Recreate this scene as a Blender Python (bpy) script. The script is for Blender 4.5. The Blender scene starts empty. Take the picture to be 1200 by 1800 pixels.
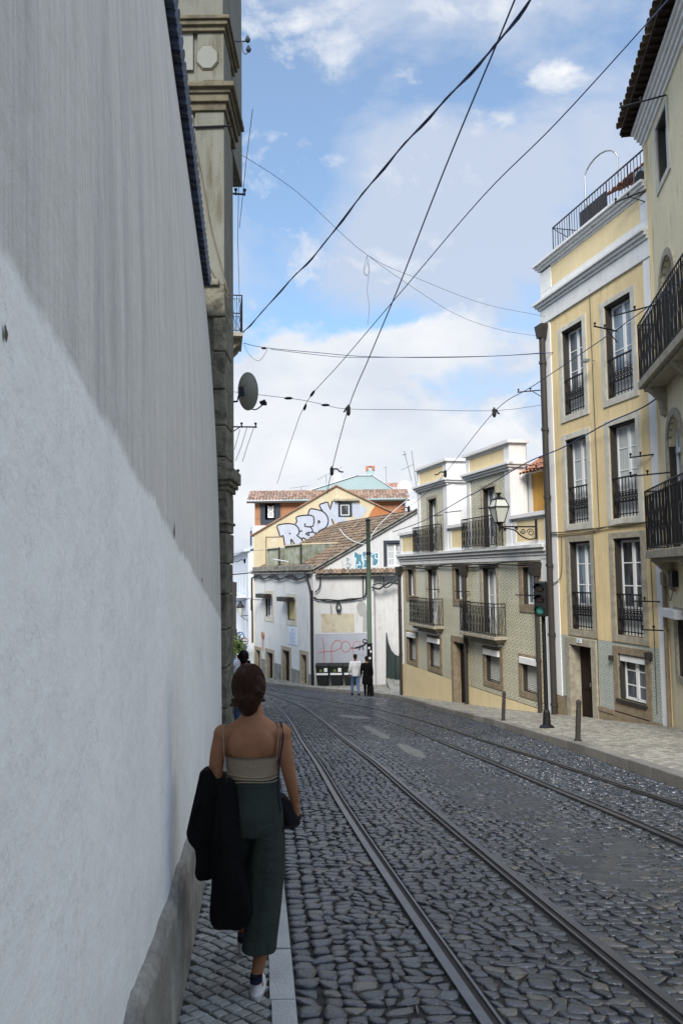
import bpy, math, random
import numpy as np
from mathutils import Vector, Matrix
random.seed(7); rng = np.random.default_rng(7)
SC = bpy.context.scene; COL = SC.collection
R = math.radians
# ---------------------------------------------------------------- camera
FPX = 1400.0; PITCH = R(4.29); ROLL = R(0.8); EYE = 1.7      # focal length in pixels of a 1200 x 1800 frame
_f = np.array([0, math.cos(PITCH), math.sin(PITCH)]); _r = np.array([1., 0, 0]); _u = np.array([0, -math.sin(PITCH), math.cos(PITCH)])
_r2 = _r*math.cos(ROLL) - _u*math.sin(ROLL); _u2 = _r*math.sin(ROLL) + _u*math.cos(ROLL)
cd = bpy.data.cameras.new('camera'); cam = bpy.data.objects.new('camera', cd); COL.objects.link(cam)
cd.sensor_fit = 'VERTICAL'; cd.sensor_height = 36; cd.lens = 36*FPX/1800; cd.clip_end = 3000; cd.clip_start = .05
mw = Matrix.Identity(4)
for i in range(3): mw[i][0] = _r2[i]; mw[i][1] = _u2[i]; mw[i][2] = -_f[i]
mw[2][3] = EYE; cam.matrix_world = mw
SC.camera = cam
# ---------------------------------------------------------------- world
SUN_EL, SUN_AZ = 38, 193     # azimuth measured clockwise from +Y
W = bpy.data.worlds.new('World'); SC.world = W; W.use_nodes = True
nt = W.node_tree; nt.nodes.clear()
def wn(t, **k):
    n = nt.nodes.new(t)
    for a, b in k.items(): setattr(n, a, b)
    return n
def wmath(op, a, b=None, c=None, clamp=False):
    n = wn('ShaderNodeMath', operation=op); n.use_clamp = clamp
    for i, s in enumerate((a, b, c)):
        if s is None: continue
        if isinstance(s, (int, float)): n.inputs[i].default_value = s
        else: nt.links.new(s, n.inputs[i])
    return n.outputs[0]
sky = wn('ShaderNodeTexSky', sky_type='NISHITA', sun_disc=False, sun_elevation=R(SUN_EL), sun_rotation=R(SUN_AZ), altitude=100, air_density=1.0, dust_density=1.0, ozone_density=2.5)
tc = wn('ShaderNodeTexCoord'); sx = wn('ShaderNodeSeparateXYZ'); nt.links.new(tc.outputs['Generated'], sx.inputs[0])
ay = wmath('MAXIMUM', wmath('ABSOLUTE', sx.outputs[1]), .12)
ca = wmath('DIVIDE', sx.outputs[0], ay); cb = wmath('DIVIDE', sx.outputs[2], ay)
cv = wn('ShaderNodeCombineXYZ'); nt.links.new(ca, cv.inputs[0]); nt.links.new(cb, cv.inputs[1])
def wnoise(scale, detail, rough, sc=(1, 1, 1), loc=(0, 0, 0), dist=0):
    mp = wn('ShaderNodeMapping'); mp.inputs['Scale'].default_value = sc; mp.inputs['Location'].default_value = loc
    nt.links.new(cv.outputs[0], mp.inputs[0])
    n = wn('ShaderNodeTexNoise'); n.inputs['Scale'].default_value = scale; n.inputs['Detail'].default_value = detail
    n.inputs['Roughness'].default_value = rough; n.inputs['Distortion'].default_value = dist
    nt.links.new(mp.outputs[0], n.inputs[0]); return n.outputs[0]
n1 = wnoise(3.6, 9, .62, (1, 1.3, 1), (3.1, .7, 0), .35)
n2 = wnoise(9.0, 8, .6, (1, 1.2, 1), (1.3, 4.2, 0), .3)
def blob(px, py, rx, ry, w):      # a soft bank of cloud (or a clear gap) at one place of the sky
    a0 = (px-600)/1400; b0 = (1008-py)/1400
    da = wmath('DIVIDE', wmath('SUBTRACT', ca, a0), rx/1400); db = wmath('DIVIDE', wmath('SUBTRACT', cb, b0), ry/1400)
    d2 = wmath('ADD', wmath('MULTIPLY', da, da), wmath('MULTIPLY', db, db))
    return wmath('MULTIPLY', wmath('POWER', 2.718, wmath('MULTIPLY', d2, -1.0)), w)
def wsum(l):
    s = l[0]
    for q in l[1:]: s = wmath('ADD', s, q)
    return s
veil = wsum([wmath('MULTIPLY', n1, 1.5), wmath('MAXIMUM', wmath('MULTIPLY', wmath('SUBTRACT', .42, cb), .9), .06), wmath('MULTIPLY', n2, .5), blob(450, 120, 150, 150, -.75), blob(520, 330, 120, 120, -.5), blob(820, 130, 170, 80, -.50), blob(560, 60, 90, 70, .35),
             blob(660, 590, 180, 60, -.6), blob(830, 690, 130, 50, -.30), blob(520, 470, 70, 60, -.15), blob(780, 330, 300, 180, .30), blob(1000, 120, 130, 160, .12)])
veil = wmath('SMOOTH_MIN', wmath('MAXIMUM', wmath('MULTIPLY', wmath('SUBTRACT', veil, .62), 1.7), .26), .92, .1)
cum = wsum([wmath('MULTIPLY', n1, .8), wmath('MULTIPLY', n2, 1.1), blob(500, 760, 190, 170, .75), blob(760, 600, 110, 50, .42), blob(960, 560, 90, 70, .25), blob(640, 880, 300, 110, .5), blob(900, 190, 50, 30, .28), blob(1010, 120, 70, 100, .30), blob(820, 790, 150, 60, .25), blob(820, 680, 120, 40, -.22),
            blob(560, 50, 90, 60, .2), blob(650, 540, 90, 40, -.3), blob(1050, 300, 260, 200, -.25)])
cum = wmath('MULTIPLY', wmath('SUBTRACT', cum, 1.0), 5, clamp=True)
def wmix(f, a, b):
    m = wn('ShaderNodeMix', data_type='RGBA')
    nt.links.new(f, m.inputs[0])
    for i, s in ((6, a), (7, b)):
        if isinstance(s, tuple): m.inputs[i].default_value = (*s, 1)
        else: nt.links.new(s, m.inputs[i])
    return m.outputs[2]
SKYK = .1
gain = wn('ShaderNodeMix', data_type='RGBA', blend_type='MULTIPLY'); gain.inputs[0].default_value = 1; gain.inputs[7].default_value = (1.25, 1.56, 1.62, 1)
nt.links.new(sky.outputs[0], gain.inputs[6])
c1 = wmix(veil, gain.outputs[2], (4.3, 4.85, 5.9))
shade = wnoise(6, 5, .55, (1, 1.6, 1), (7, 2, 0))
cc = wmix(wmath('MULTIPLY', wmath('SUBTRACT', shade, .35), 3.0, clamp=True), (5.2, 5.6, 6.3), (6.8, 6.95, 7.15))
c2 = wmix(cum, c1, cc)
# sky brightened high overhead, out of view, added to lift the ambient light
hi = wmath('MULTIPLY', wmath('SUBTRACT', sx.outputs[2], .62), 4.0, clamp=True)
vm = wn('ShaderNodeVectorMath', operation='SCALE'); nt.links.new(c2, vm.inputs[0]); nt.links.new(wmath('ADD', wmath('MULTIPLY', hi, 1.2), 1.0), vm.inputs['Scale']); c2 = vm.outputs[0]
bg = wn('ShaderNodeBackground'); bg.inputs[1].default_value = SKYK; nt.links.new(c2, bg.inputs[0])
wo = wn('ShaderNodeOutputWorld'); nt.links.new(bg.outputs[0], wo.inputs[0])
# ---------------------------------------------------------------- sun (veiled)
ld = bpy.data.lights.new('sun', 'SUN'); ld.energy = 3.5; ld.angle = R(24); ld.color = (1, .95, .87)
so = bpy.data.objects.new('sun', ld); COL.objects.link(so); so.rotation_euler = (R(90-SUN_EL), 0, R(180-SUN_AZ)+math.pi)
_sd = Vector((math.sin(R(SUN_AZ))*math.cos(R(SUN_EL)), math.cos(R(SUN_AZ))*math.cos(R(SUN_EL)), math.sin(R(SUN_EL))))
so.rotation_mode = 'QUATERNION'; so.rotation_quaternion = _sd.to_track_quat('Z', 'Y')
SC.view_settings.view_transform = 'Standard'; SC.view_settings.look = 'None'; SC.view_settings.exposure = 0.5; SC.view_settings.gamma = 1
SC.cycles.max_bounces = 5; SC.cycles.diffuse_bounces = 3; SC.cycles.glossy_bounces = 3

# ================================================================ measuring helpers
def ray(x, y): return _f + _r2*(x-600)/FPX - _u2*(y-900)/FPX
KY = [-40, 0, 3.6, 7.5, 12, 17.5, 26, 34, 45, 60, 90, 200]; KD = [-1.3, 1.7, 2.0, 2.36, 2.85, 3.55, 4.55, 5.38, 6.35, 7.45, 9.4, 15]
_yy = np.arange(-40, 200, .25); _dd = np.interp(_yy, KY, KD)
_k = np.exp(-(np.arange(-12, 13)/5.)**2); _k /= _k.sum(); _ds = np.convolve(np.pad(_dd, 12, 'edge'), _k, 'valid')
def gz(Y): return EYE - np.interp(Y, _yy, _ds)          # height of the street along its length
def at(x, y, Y):
    d = ray(x, y); p = d*Y/d[1]; return (float(p[0]), float(p[1]), float(p[2]+EYE))
# ================================================================ materials
def mat(name, col, rough=.85, var=.12, vs=2.5, streak=0., bump=0., bs=40, metal=0., spec=.4, fine=0., fs=50, col2=None, isl=0., dirtlow=None, stain=None, coat=0.):
    m = bpy.data.materials.new(name); m.use_nodes = True; t = m.node_tree; N = t.nodes; L = t.links
    b = N['Principled BSDF']; b.inputs['Roughness'].default_value = rough; b.inputs['Metallic'].default_value = metal
    b.inputs['Specular IOR Level'].default_value = spec
    tc = N.new('ShaderNodeTexCoord'); co = tc.outputs['Object']
    def noise(sc, det=5, mp=None, ro=.6):
        n = N.new('ShaderNodeTexNoise'); n.inputs['Scale'].default_value = sc; n.inputs['Detail'].default_value = det; n.inputs['Roughness'].default_value = ro
        if mp:
            q = N.new('ShaderNodeMapping'); q.inputs['Scale'].default_value = mp; L.new(co, q.inputs[0]); L.new(q.outputs[0], n.inputs[0])
        else: L.new(co, n.inputs[0])
        return n.outputs[0]
    def mth(op, a, b_=None, clamp=False):
        n = N.new('ShaderNodeMath'); n.operation = op; n.use_clamp = clamp
        for i, s in enumerate((a, b_)):
            if s is None: continue
            if isinstance(s, (int, float)): n.inputs[i].default_value = s
            else: L.new(s, n.inputs[i])
        return n.outputs[0]
    def mix(f, a, c):
        n = N.new('ShaderNodeMix'); n.data_type = 'RGBA'
        if isinstance(f, (int, float)): n.inputs[0].default_value = f
        else: L.new(f, n.inputs[0])
        for i, s in ((6, a), (7, c)):
            if isinstance(s, tuple): n.inputs[i].default_value = (*s, 1)
            else: L.new(s, n.inputs[i])
        return n.outputs[2]
    def scale(c, f):
        n = N.new('ShaderNodeVectorMath'); n.operation = 'SCALE'
        if isinstance(c, tuple): n.inputs[0].default_value = c
        else: L.new(c, n.inputs[0])
        L.new(f, n.inputs['Scale']); return n.outputs[0]
    m['_'] = 0
    c = tuple(col)
    if col2: c = mix(mth('MULTIPLY', mth('SUBTRACT', noise(vs*1.7, 6), .42), 5., True), tuple(col), tuple(col2))
    if stain: c = mix(mth('MULTIPLY', mth('SUBTRACT', noise(stain[1], 7, stain[3] if len(stain) > 3 else None, .65), stain[2]), 7., True), c, tuple(stain[0]))
    f = mth('ADD', mth('MULTIPLY', mth('SUBTRACT', noise(vs), .5), 2*var*1.6), 1.)
    if streak: f = mth('MULTIPLY', f, mth('ADD', mth('MULTIPLY', mth('SUBTRACT', noise(1., 7, (9, 9, .5)), .5), 3*streak), 1.))
    if fine: f = mth('MULTIPLY', f, mth('ADD', mth('MULTIPLY', mth('SUBTRACT', noise(fs, 3), .5), 2.5*fine), 1.))
    if isl:
        g = N.new('ShaderNodeNewGeometry'); f = mth('MULTIPLY', f, mth('ADD', mth('MULTIPLY', mth('SUBTRACT', g.outputs['Random Per Island'], .5), 2*isl), 1.))
    L.new(scale(c, f), b.inputs['Base Color'])
    if bump:
        bn = N.new('ShaderNodeBump'); bn.inputs['Strength'].default_value = 1; bn.inputs['Distance'].default_value = bump
        L.new(noise(bs, 5), bn.inputs['Height']); L.new(bn.outputs[0], b.inputs['Normal'])
    return m
class NT:      # tiny node-graph helper for the special materials
    def __init__(s, name, rough=.8, spec=.4):
        s.m = bpy.data.materials.new(name); s.m.use_nodes = True; s.N = s.m.node_tree.nodes; s.L = s.m.node_tree.links
        s.b = s.N['Principled BSDF']; s.b.inputs['Roughness'].default_value = rough; s.b.inputs['Specular IOR Level'].default_value = spec
        s.co = s.N.new('ShaderNodeTexCoord').outputs['Object']
    def xyz(s):
        n = s.N.new('ShaderNodeSeparateXYZ'); s.L.new(s.co, n.inputs[0]); return n.outputs
    def math(s, op, a, b=None, clamp=False):
        n = s.N.new('ShaderNodeMath'); n.operation = op; n.use_clamp = clamp
        for i, q in enumerate((a, b)):
            if q is None: continue
            if isinstance(q, (int, float)): n.inputs[i].default_value = q
            else: s.L.new(q, n.inputs[i])
        return n.outputs[0]
    def noise(s, sc, det=5, mp=None, ro=.6):
        n = s.N.new('ShaderNodeTexNoise'); n.inputs['Scale'].default_value = sc; n.inputs['Detail'].default_value = det; n.inputs['Roughness'].default_value = ro
        if mp:
            q = s.N.new('ShaderNodeMapping'); q.inputs['Scale'].default_value = mp; s.L.new(s.co, q.inputs[0]); s.L.new(q.outputs[0], n.inputs[0])
        else: s.L.new(s.co, n.inputs[0])
        return n.outputs[0]
    def mix(s, f, a, c):
        n = s.N.new('ShaderNodeMix'); n.data_type = 'RGBA'
        if isinstance(f, (int, float)): n.inputs[0].default_value = f
        else: s.L.new(f, n.inputs[0])
        for i, q in ((6, a), (7, c)):
            if isinstance(q, tuple): n.inputs[i].default_value = (*q, 1)
            else: s.L.new(q, n.inputs[i])
        return n.outputs[2]
    def scale(s, c, f):
        n = s.N.new('ShaderNodeVectorMath'); n.operation = 'SCALE'
        if isinstance(c, tuple): n.inputs[0].default_value = c
        else: s.L.new(c, n.inputs[0])
        s.L.new(f, n.inputs['Scale']); return n.outputs[0]
    def var(s, sc, amt, mp=None, det=5):
        return s.math('ADD', s.math('MULTIPLY', s.math('SUBTRACT', s.noise(sc, det, mp), .5), 2*amt), 1.)
    def step(s, v, t, k): return s.math('MULTIPLY', s.math('SUBTRACT', v, t), k, True)
    def bump(s, h, d):
        n = s.N.new('ShaderNodeBump'); n.inputs['Distance'].default_value = d; s.L.new(h, n.inputs['Height']); s.L.new(n.outputs[0], s.b.inputs['Normal'])
    def out(s, c): s.L.new(c, s.b.inputs['Base Color']); return s.m
M = {}
def left_wall_mat():
    g = NT('garden_wall_plaster', .8); x, y, z = g.xyz()
    # paler lower band (edge parallel to the street) below darker, rain-streaked plaster
    e = g.math('SUBTRACT', g.math('ADD', z, g.math('MULTIPLY', y, .13)), 2.41)
    e = g.math('ADD', e, g.math('MULTIPLY', g.math('SUBTRACT', g.noise(3, 6), .5), .16))
    up = g.math('ADD', g.math('MULTIPLY', e, 26.), .5, True)
    st = g.math('MULTIPLY', g.var(1, .15, (9, 11, 1.4), 9), g.var(1, .26, (60, 60, 3.0), 8))
    upper_col = g.scale(g.mix(g.step(g.noise(1.0, 7, (7, 7, .5), .65), .46, 4), (.53, .53, .52), (.40, .41, .415)), st)
    new = g.scale((.76, .775, .785), g.math('MULTIPLY', g.var(1.6, .14), g.var(1, .07, (6, 6, .6))))  # colour of the pale lower band
    low = g.step(g.math('ADD', g.math('MULTIPLY', g.math('ADD', z, g.math('MULTIPLY', y, .09)), -1.), g.math('MULTIPLY', g.noise(2.2, 6), .9)), -.55, 1.1)
    new = g.mix(g.math('MULTIPLY', low, .35), new, (.33, .35, .36))
    crk = g.step(g.math('ABSOLUTE', g.math('SUBTRACT', g.noise(2.3, 9, None, .68), .5)), .0025, 500)
    blot = g.step(g.noise(1.3, 8, None, .68), .60, 9); new = g.mix(g.math('MULTIPLY', blot, .22), new, (.44, .44, .42)); new = g.mix(g.math('MULTIPLY', g.math('SUBTRACT', 1., crk), .28), new, (.25, .25, .25))
    peel = g.step(g.noise(3.2, 9, (1, 1, .6), .72), .615, 14); upper_col = g.mix(g.math('MULTIPLY', peel, .45), upper_col, (.62, .62, .60))
    g.bump(g.math('ADD', g.math('MULTIPLY', g.noise(7, 6), 1.6), g.math('MULTIPLY', g.noise(70, 4), .12)), .007)
    return g.out(g.mix(up, new, upper_col))
M['lwall'] = left_wall_mat()
M['plinth'] = mat('plinth_render', (.17, .165, .15), .9, .2, 3, streak=.18, bump=.02, bs=18, col2=(.25, .245, .225), fine=.2)
M['cope'] = mat('coping_tile', (.028, .045, .10), .45, .3, 8, isl=.5, bump=.004)
M['bldg_plaster'] = mat('grey_stained_plaster', (.165, .165, .14), .9, .16, 1.2, streak=.14, bump=.008, stain=((.10, .092, .062), 1., .54, (6, 6, .8)))
M['bldg_white'] = mat('pale_panel_plaster', (.22, .225, .205), .9, .12, 1.2, streak=.12, bump=.008)
M['old_stone'] = mat('old_limestone', (.20, .185, .14), .9, .22, 4, streak=.12, bump=.03, bs=12, col2=(.085, .08, .062), fine=.25)
M['cornice_stone'] = mat('cornice_limestone', (.15, .13, .09), .9, .2, 3, bump=.01, bs=25, col2=(.09, .078, .052))
M['iron'] = mat('black_iron', (.012, .012, .014), .55, .2, 10, metal=.3)
M['bluegrey_iron'] = mat('painted_iron', (.03, .04, .06), .5, .2, 10)
M['stone'] = mat('window_stone', (.37, .335, .26), .85, .2, 4, streak=.12, bump=.004, bs=60, col2=(.28, .25, .19), fine=.12)
M['stone_gr'] = mat('pale_window_stone', (.56, .54, .47), .85, .12, 2, streak=.12, bump=.004, bs=60, col2=(.46, .44, .38), fine=.1)
M['stone_br'] = mat('brown_window_stone', (.22, .17, .11), .85, .2, 4, streak=.12, bump=.004, bs=60, col2=(.28, .225, .155), fine=.15)
M['yellow'] = mat('ochre_plaster', (.71, .56, .31), .85, .14, .9, streak=.14, bump=.006, bs=50, stain=((.54, .41, .23), 1.3, .56, (4, 4, .6)), fine=.10)
M['yellow2'] = mat('ochre_panel_plaster', (.72, .59, .35), .85, .10, 1.2, streak=.10, bump=.005, bs=50, fine=.05)
M['ochre_clad'] = mat('ochre_cladding', (.55, .30, .06), .7, .1, 2, streak=.15)
M['white'] = mat('white_paint', (.74, .74, .74), .8, .08, 1.5, streak=.08, bump=.003, fine=.04)
M['white_trim'] = mat('white_trim', (.70, .70, .69), .75, .10, 2.2, streak=.10, bump=.004, stain=((.42, .43, .40), 2., .6, (2, 2, 5)))
M['wframe'] = mat('white_window_frame', (.78, .78, .77), .5, .04, 5)
M['dframe'] = mat('dark_frame_and_reveal_shade', (.035, .03, .026), .6, .2, 6)  # dark trim; also darkens the reveal linings in place of shade
M['bframe'] = mat('dark_blue_frame', (.02, .03, .05), .5, .2, 6)
M['door'] = mat('dark_brown_door', (.025, .016, .012), .8, .3, 5, streak=.2, bump=.004, spec=.12)
M['white_house'] = mat('stained_white_plaster', (.60, .61, .61), .88, .12, .8, streak=.14, bump=.014, bs=20, stain=((.36, .34, .29), .9, .565, (3, 3, .6)), fine=.06)
M['white_wall'] = mat('weathered_white_wall', (.53, .53, .53), .88, .12, 1.3, streak=.12, bump=.014, bs=15, stain=((.38, .36, .32), 1.4, .575, (2.5, 2.5, .8)))
M['dado'] = mat('grey_dado', (.23, .23, .215), .9, .25, 1.5, streak=.2, bump=.01, stain=((.11, .1, .08), 1.6, .52), fine=.1)
M['cream'] = mat('cream_plaster', (.54, .46, .31), .88, .14, .7, streak=.12, bump=.01, stain=((.55, .53, .46), .6, .5), fine=.06)
M['orange_wall'] = mat('orange_brick_face', (.42, .16, .06), .85, .12, 1.5, streak=.1)
M['terra'] = mat('terracotta_tiles', (.34, .185, .115), .85, .15, 2, isl=.35, bump=.006, fine=.2, col2=(.22, .15, .11))
M['terra_old'] = mat('weathered_roof_tiles', (.20, .135, .09), .9, .2, 1.5, isl=.4, bump=.006, fine=.25, col2=(.13, .105, .08))
M['terra_hot'] = mat('orange_roof_tiles', (.46, .19, .10), .85, .15, 3, isl=.4, bump=.006, fine=.2, col2=(.30, .15, .1))
M['ledge'] = mat('lichen_ledge', (.25, .245, .22), .9, .3, 2.5, streak=.15, bump=.02, bs=18, col2=(.12, .115, .10), fine=.3)
M['teal'] = mat('pale_teal_render', (.34, .44, .45), .8, .08, .5, streak=.05)
M['corr'] = mat('mossy_corrugated_sheet', (.19, .205, .135), .7, .25, 2, streak=.5, col2=(.27, .29, .27), fine=.1)
M['lav'] = mat('lavender_spray_paint', (.42, .45, .53), .8, .12, 2, streak=.10, stain=((.50, .46, .38), 2.2, .62))
M['blackpaint'] = mat('black_spray_paint', (.012, .012, .02), .7, .1, 4)
M['bluepaint'] = mat('blue_spray_paint', (.08, .20, .27), .8, .15, 4, stain=((.2, .3, .34), 3, .6))
M['ltblue'] = mat('light_blue_spray_paint', (.60, .74, .82), .8, .05, 4)
M['redpaint'] = mat('red_spray_paint', (.40, .15, .13), .8, .2, 4, stain=((.36, .33, .35), 3, .56))
M['greypanel'] = mat('grey_painted_panel', (.34, .355, .40), .85, .08, 1.6, streak=.05, bump=.004)
M['creampanel'] = mat('old_cream_panel', (.45, .41, .31), .88, .1, 2, stain=((.35, .29, .19), 2.5, .52))
M['patch'] = mat('bare_cement_patch', (.32, .32, .31), .9, .12, 3, bump=.01)
M['cable'] = mat('black_cable', (.012, .012, .013), .6, .1, 5)
M['wire'] = mat('blue_black_wire', (.028, .042, .11), .5, .1, 5)
M['green'] = mat('green_painted_pole', (.085, .125, .09), .6, .15, 3, streak=.2, fine=.1)
M['lampglass'] = mat('frosted_lamp_glass', (.55, .57, .52), .25, .1, 6, spec=.6)
M['paint'] = mat('road_paint', (.18, .18, .17), .85, .3, 12, fine=.4, fs=30)
M['blind'] = mat('roller_blind', (.55, .55, .52), .6, .05, 3)
M['gold_blind'] = mat('yellow_straw_blind', (.55, .45, .20), .7, .08, 3)
def blind_mat(name, col):
    g = NT(name, .6); x, y, z = g.xyz(); w = g.math('SINE', g.math('MULTIPLY', z, 120.))
    g.bump(w, .006); return g.out(g.scale(col, g.math('ADD', g.math('MULTIPLY', w, .08), .94)))
M['blind'] = blind_mat('roller_blind_slats', (.56, .56, .53)); M['gold_blind'] = blind_mat('straw_blind_slats', (.58, .48, .24))
def pane_mat(name, cur, k):
    g = NT(name, .08, .5); x, y, z = g.xyz()
    v = g.noise(1.3, 3, (1.6, 1.6, .5)); fold = g.math('ADD', g.math('MULTIPLY', g.math('SINE', g.math('MULTIPLY', g.math('ADD', x, y), 70.)), .12), .9)
    c = g.mix(g.step(v, k, 6), g.scale(cur, fold), (.035, .04, .045))
    return g.out(c)
M['pane'] = pane_mat('window_glass_with_curtain', (.50, .53, .54), .58)
M['pane_white'] = pane_mat('window_glass_with_white_blind', (.62, .64, .63), .72)
M['pane_blue'] = pane_mat('window_glass_painted_reflection', (.24, .31, .38), .50)  # blue reflection is put into the pane colour
M['pane_dark'] = pane_mat('dark_window_glass', (.15, .17, .19), .42)
def tile_mat(name, a, bcol, s, dark):
    g = NT(name, .28, .5); x, y, z = g.xyz(); u = g.math('ADD', x, y)
    fu = g.math('SUBTRACT', g.math('FRACT', g.math('DIVIDE', u, s)), .5); fz = g.math('SUBTRACT', g.math('FRACT', g.math('DIVIDE', z, s)), .5)
    au = g.math('ABSOLUTE', fu); az = g.math('ABSOLUTE', fz)
    r = g.math('SQRT', g.math('ADD', g.math('MULTIPLY', fu, fu), g.math('MULTIPLY', fz, fz)))
    ring = g.math('SUBTRACT', 1., g.step(g.math('ABSOLUTE', g.math('SUBTRACT', r, .36)), .05, 16.))
    dia = g.math('SUBTRACT', 1., g.step(g.math('ADD', au, az), .17, 12.))
    cor = g.step(g.math('ADD', au, az), .78, 12.)
    mk = g.math('MAXIMUM', g.math('MAXIMUM', ring, g.math('MULTIPLY', dia, .8)), g.math('MULTIPLY', cor, .9))
    gr = g.step(g.math('MAXIMUM', au, az), .475, 60.)
    c = g.mix(mk, a, bcol); c = g.mix(g.math('MULTIPLY', gr, .6), c, dark)
    c = g.scale(c, g.math('MULTIPLY', g.var(1.1, .16), g.var(1, .12, (6, 6, .5))))
    c = g.mix(g.step(g.noise(1.7, 7), .63, 8), c, (.30, .27, .19))
    return g.out(c)
M['azulejo'] = tile_mat('green_patterned_azulejo', (.72, .66, .50), (.33, .335, .235), .29, (.34, .31, .22))
M['azulejo2'] = tile_mat('pale_blue_green_azulejo', (.56, .57, .50), (.26, .32, .31), .20, (.33, .33, .28))
def brickmat():
    g = NT('orange_hung_tiles', .8); x, y, z = g.xyz()
    fz = g.math('FRACT', g.math('DIVIDE', z, .95)); fx = g.math('FRACT', g.math('DIVIDE', x, .42))
    ln = g.math('MAXIMUM', g.step(fz, .93, 30), g.math('MULTIPLY', g.step(fx, .86, 14), .55))
    return g.out(g.scale(g.mix(ln, (.34, .165, .085), (.17, .085, .05)), g.math('MULTIPLY', g.var(1.5, .15), g.var(1, .15, (5, 5, .6)))))
M['hung'] = brickmat()
def cobble_mat():
    g = NT('basalt_setts', .42, .85)
    ge = g.N.new('ShaderNodeNewGeometry'); ri = ge.outputs['Random Per Island']
    base = g.mix(ri, (.010, .014, .021), (.046, .052, .064))
    k = g.N.new('ShaderNodeMath'); k.operation = 'FRACT'; g.L.new(g.math('MULTIPLY', ri, 17.3), k.inputs[0])
    base = g.mix(g.step(k.outputs[0], .9, 10), base, (.085, .078, .066))
    wear = g.step(g.noise(.55, 6), .5, 5)
    base = g.mix(g.math('MULTIPLY', wear, .35), base, (.058, .062, .068))
    c = g.scale(base, g.math('MULTIPLY', g.var(45, .3), g.var(6, .25)))
    g.bump(g.math('ADD', g.math('MULTIPLY', g.noise(22, 4), .7), g.math('MULTIPLY', g.noise(110, 3), .3)), .012)
    r = g.math('ADD', g.math('MULTIPLY', g.noise(30, 3), .34), .06); g.L.new(r, g.b.inputs['Roughness'])
    return g.out(c)
M['cobble'] = cobble_mat()
M['joint'] = mat('dark_joint_sand', (.022, .021, .019), .95, .3, 6, bump=.01, bs=60, col2=(.040, .038, .033), fine=.4, fs=90)
M['calc'] = mat('grey_calcada_stone', (.20, .205, .20), .5, .2, 5, isl=.3, bump=.006, bs=40, fine=.25)
M['calc_light'] = mat('light_calcada_stone', (.27, .255, .22), .7, .22, 1.6, isl=.3, bump=.006, bs=40, fine=.2)
M['calc_joint'] = mat('calcada_joint', (.045, .04, .032), .95, .3, 6, fine=.3)
M['calc_joint_light'] = mat('light_calcada_joint', (.15, .14, .115), .95, .3, 6, fine=.3)
M['kerb'] = mat('granite_kerb', (.30, .305, .31), .8, .18, 5, isl=.15, bump=.006, bs=60, fine=.3, fs=120)
M['kerb_br'] = mat('weathered_kerb', (.22, .205, .18), .85, .2, 4, isl=.2, bump=.008, bs=40, fine=.3)
M['asphalt'] = mat('worn_patch_of_asphalt', (.046, .049, .053), .6, .25, 2.2, bump=.012, bs=60, col2=(.070, .070, .068), fine=.3, fs=35)
M['earth'] = mat('ground', (.16, .15, .13), .95, .2, .5)
M['rail'] = mat('rail_steel', (.13, .135, .15), .36, .25, 6, metal=.8)
M['rail_side'] = mat('rusty_groove', (.022, .018, .016), .8, .2, 12)
M['skin'] = mat('skin', (.235, .105, .053), .6, .08, 14, fine=.05, spec=.25)
M['hair'] = None
def hair_mat(name, col):
    g = NT(name, .65, .15); x, y, z = g.xyz()
    g.bump(g.noise(1, 5, (190, 190, 12)), .004); return g.out(g.scale(col, g.math('MULTIPLY', g.var(1, .5, (150, 150, 8)), g.math('ADD', g.math('MULTIPLY', g.N.new('ShaderNodeNewGeometry').outputs['Random Per Island'], .9), .6))))
M['hair'] = hair_mat('dark_brown_hair', (.030, .013, .007)); M['hair_black'] = hair_mat('black_hair', (.012, .009, .007))
def cloth(name, col, k=.0025, s=350, var=.1):
    g = NT(name, .9, .15); g.bump(g.math('ADD', g.math('MULTIPLY', g.noise(s, 2), .4), g.math('MULTIPLY', g.noise(9, 4), 2.2)), k*3)
    return g.out(g.scale(col, g.math('MULTIPLY', g.var(5, var), g.var(120, .12))))
M['teal_cloth'] = cloth('dark_teal_cloth', (.038, .048, .041), .007); M['black_cloth'] = cloth('black_cloth', (.005, .0045, .005), .009)
M['beige_cloth'] = cloth('beige_ribbed_cloth', (.24, .19, .135)); M['white_cloth'] = cloth('white_cotton', (.72, .72, .74)); M['denim'] = cloth('blue_denim', (.13, .20, .34), var=.25)
M['dark_felt'] = cloth('dark_felt', (.010, .009, .012)); M['shoe'] = cloth('white_sneaker', (.50, .51, .52)); M['navy'] = cloth('navy_cloth', (.01, .013, .035))
M['binbody'] = mat('dark_green_plastic', (.008, .011, .009), .5, .15, 6)
M['binlabel'] = mat('white_label', (.72, .74, .74), .6, .1, 9)
M['plaque'] = mat('pale_plaque', (.60, .67, .76), .6, .05, 3)
M['plaque_ink'] = mat('blue_ink', (.28, .36, .50), .7, .05, 3)
M['leaf'] = mat('plant_leaves', (.10, .15, .035), .6, .3, 3, isl=.5); M['bark'] = mat('bark', (.06, .045, .035), .9, .2, 6)
M['dish'] = mat('dish_grey_green', (.75, .75, .66), .6, .12, 4, streak=.1)
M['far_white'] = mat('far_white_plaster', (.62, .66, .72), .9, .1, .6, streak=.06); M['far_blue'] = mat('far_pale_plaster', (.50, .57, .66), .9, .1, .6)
M['red'] = mat('red_enamel', (.45, .03, .03), .4); M['signblue'] = mat('blue_enamel', (.05, .10, .30), .4)
M['gate'] = mat('dark_green_gate', (.012, .030, .024), .5, .2, 6)
M['steel'] = mat('grey_steel', (.3, .32, .34), .4, .1, 5, metal=.6)
M['clay'] = mat('terracotta_pot', (.35, .12, .07), .8)
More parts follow.
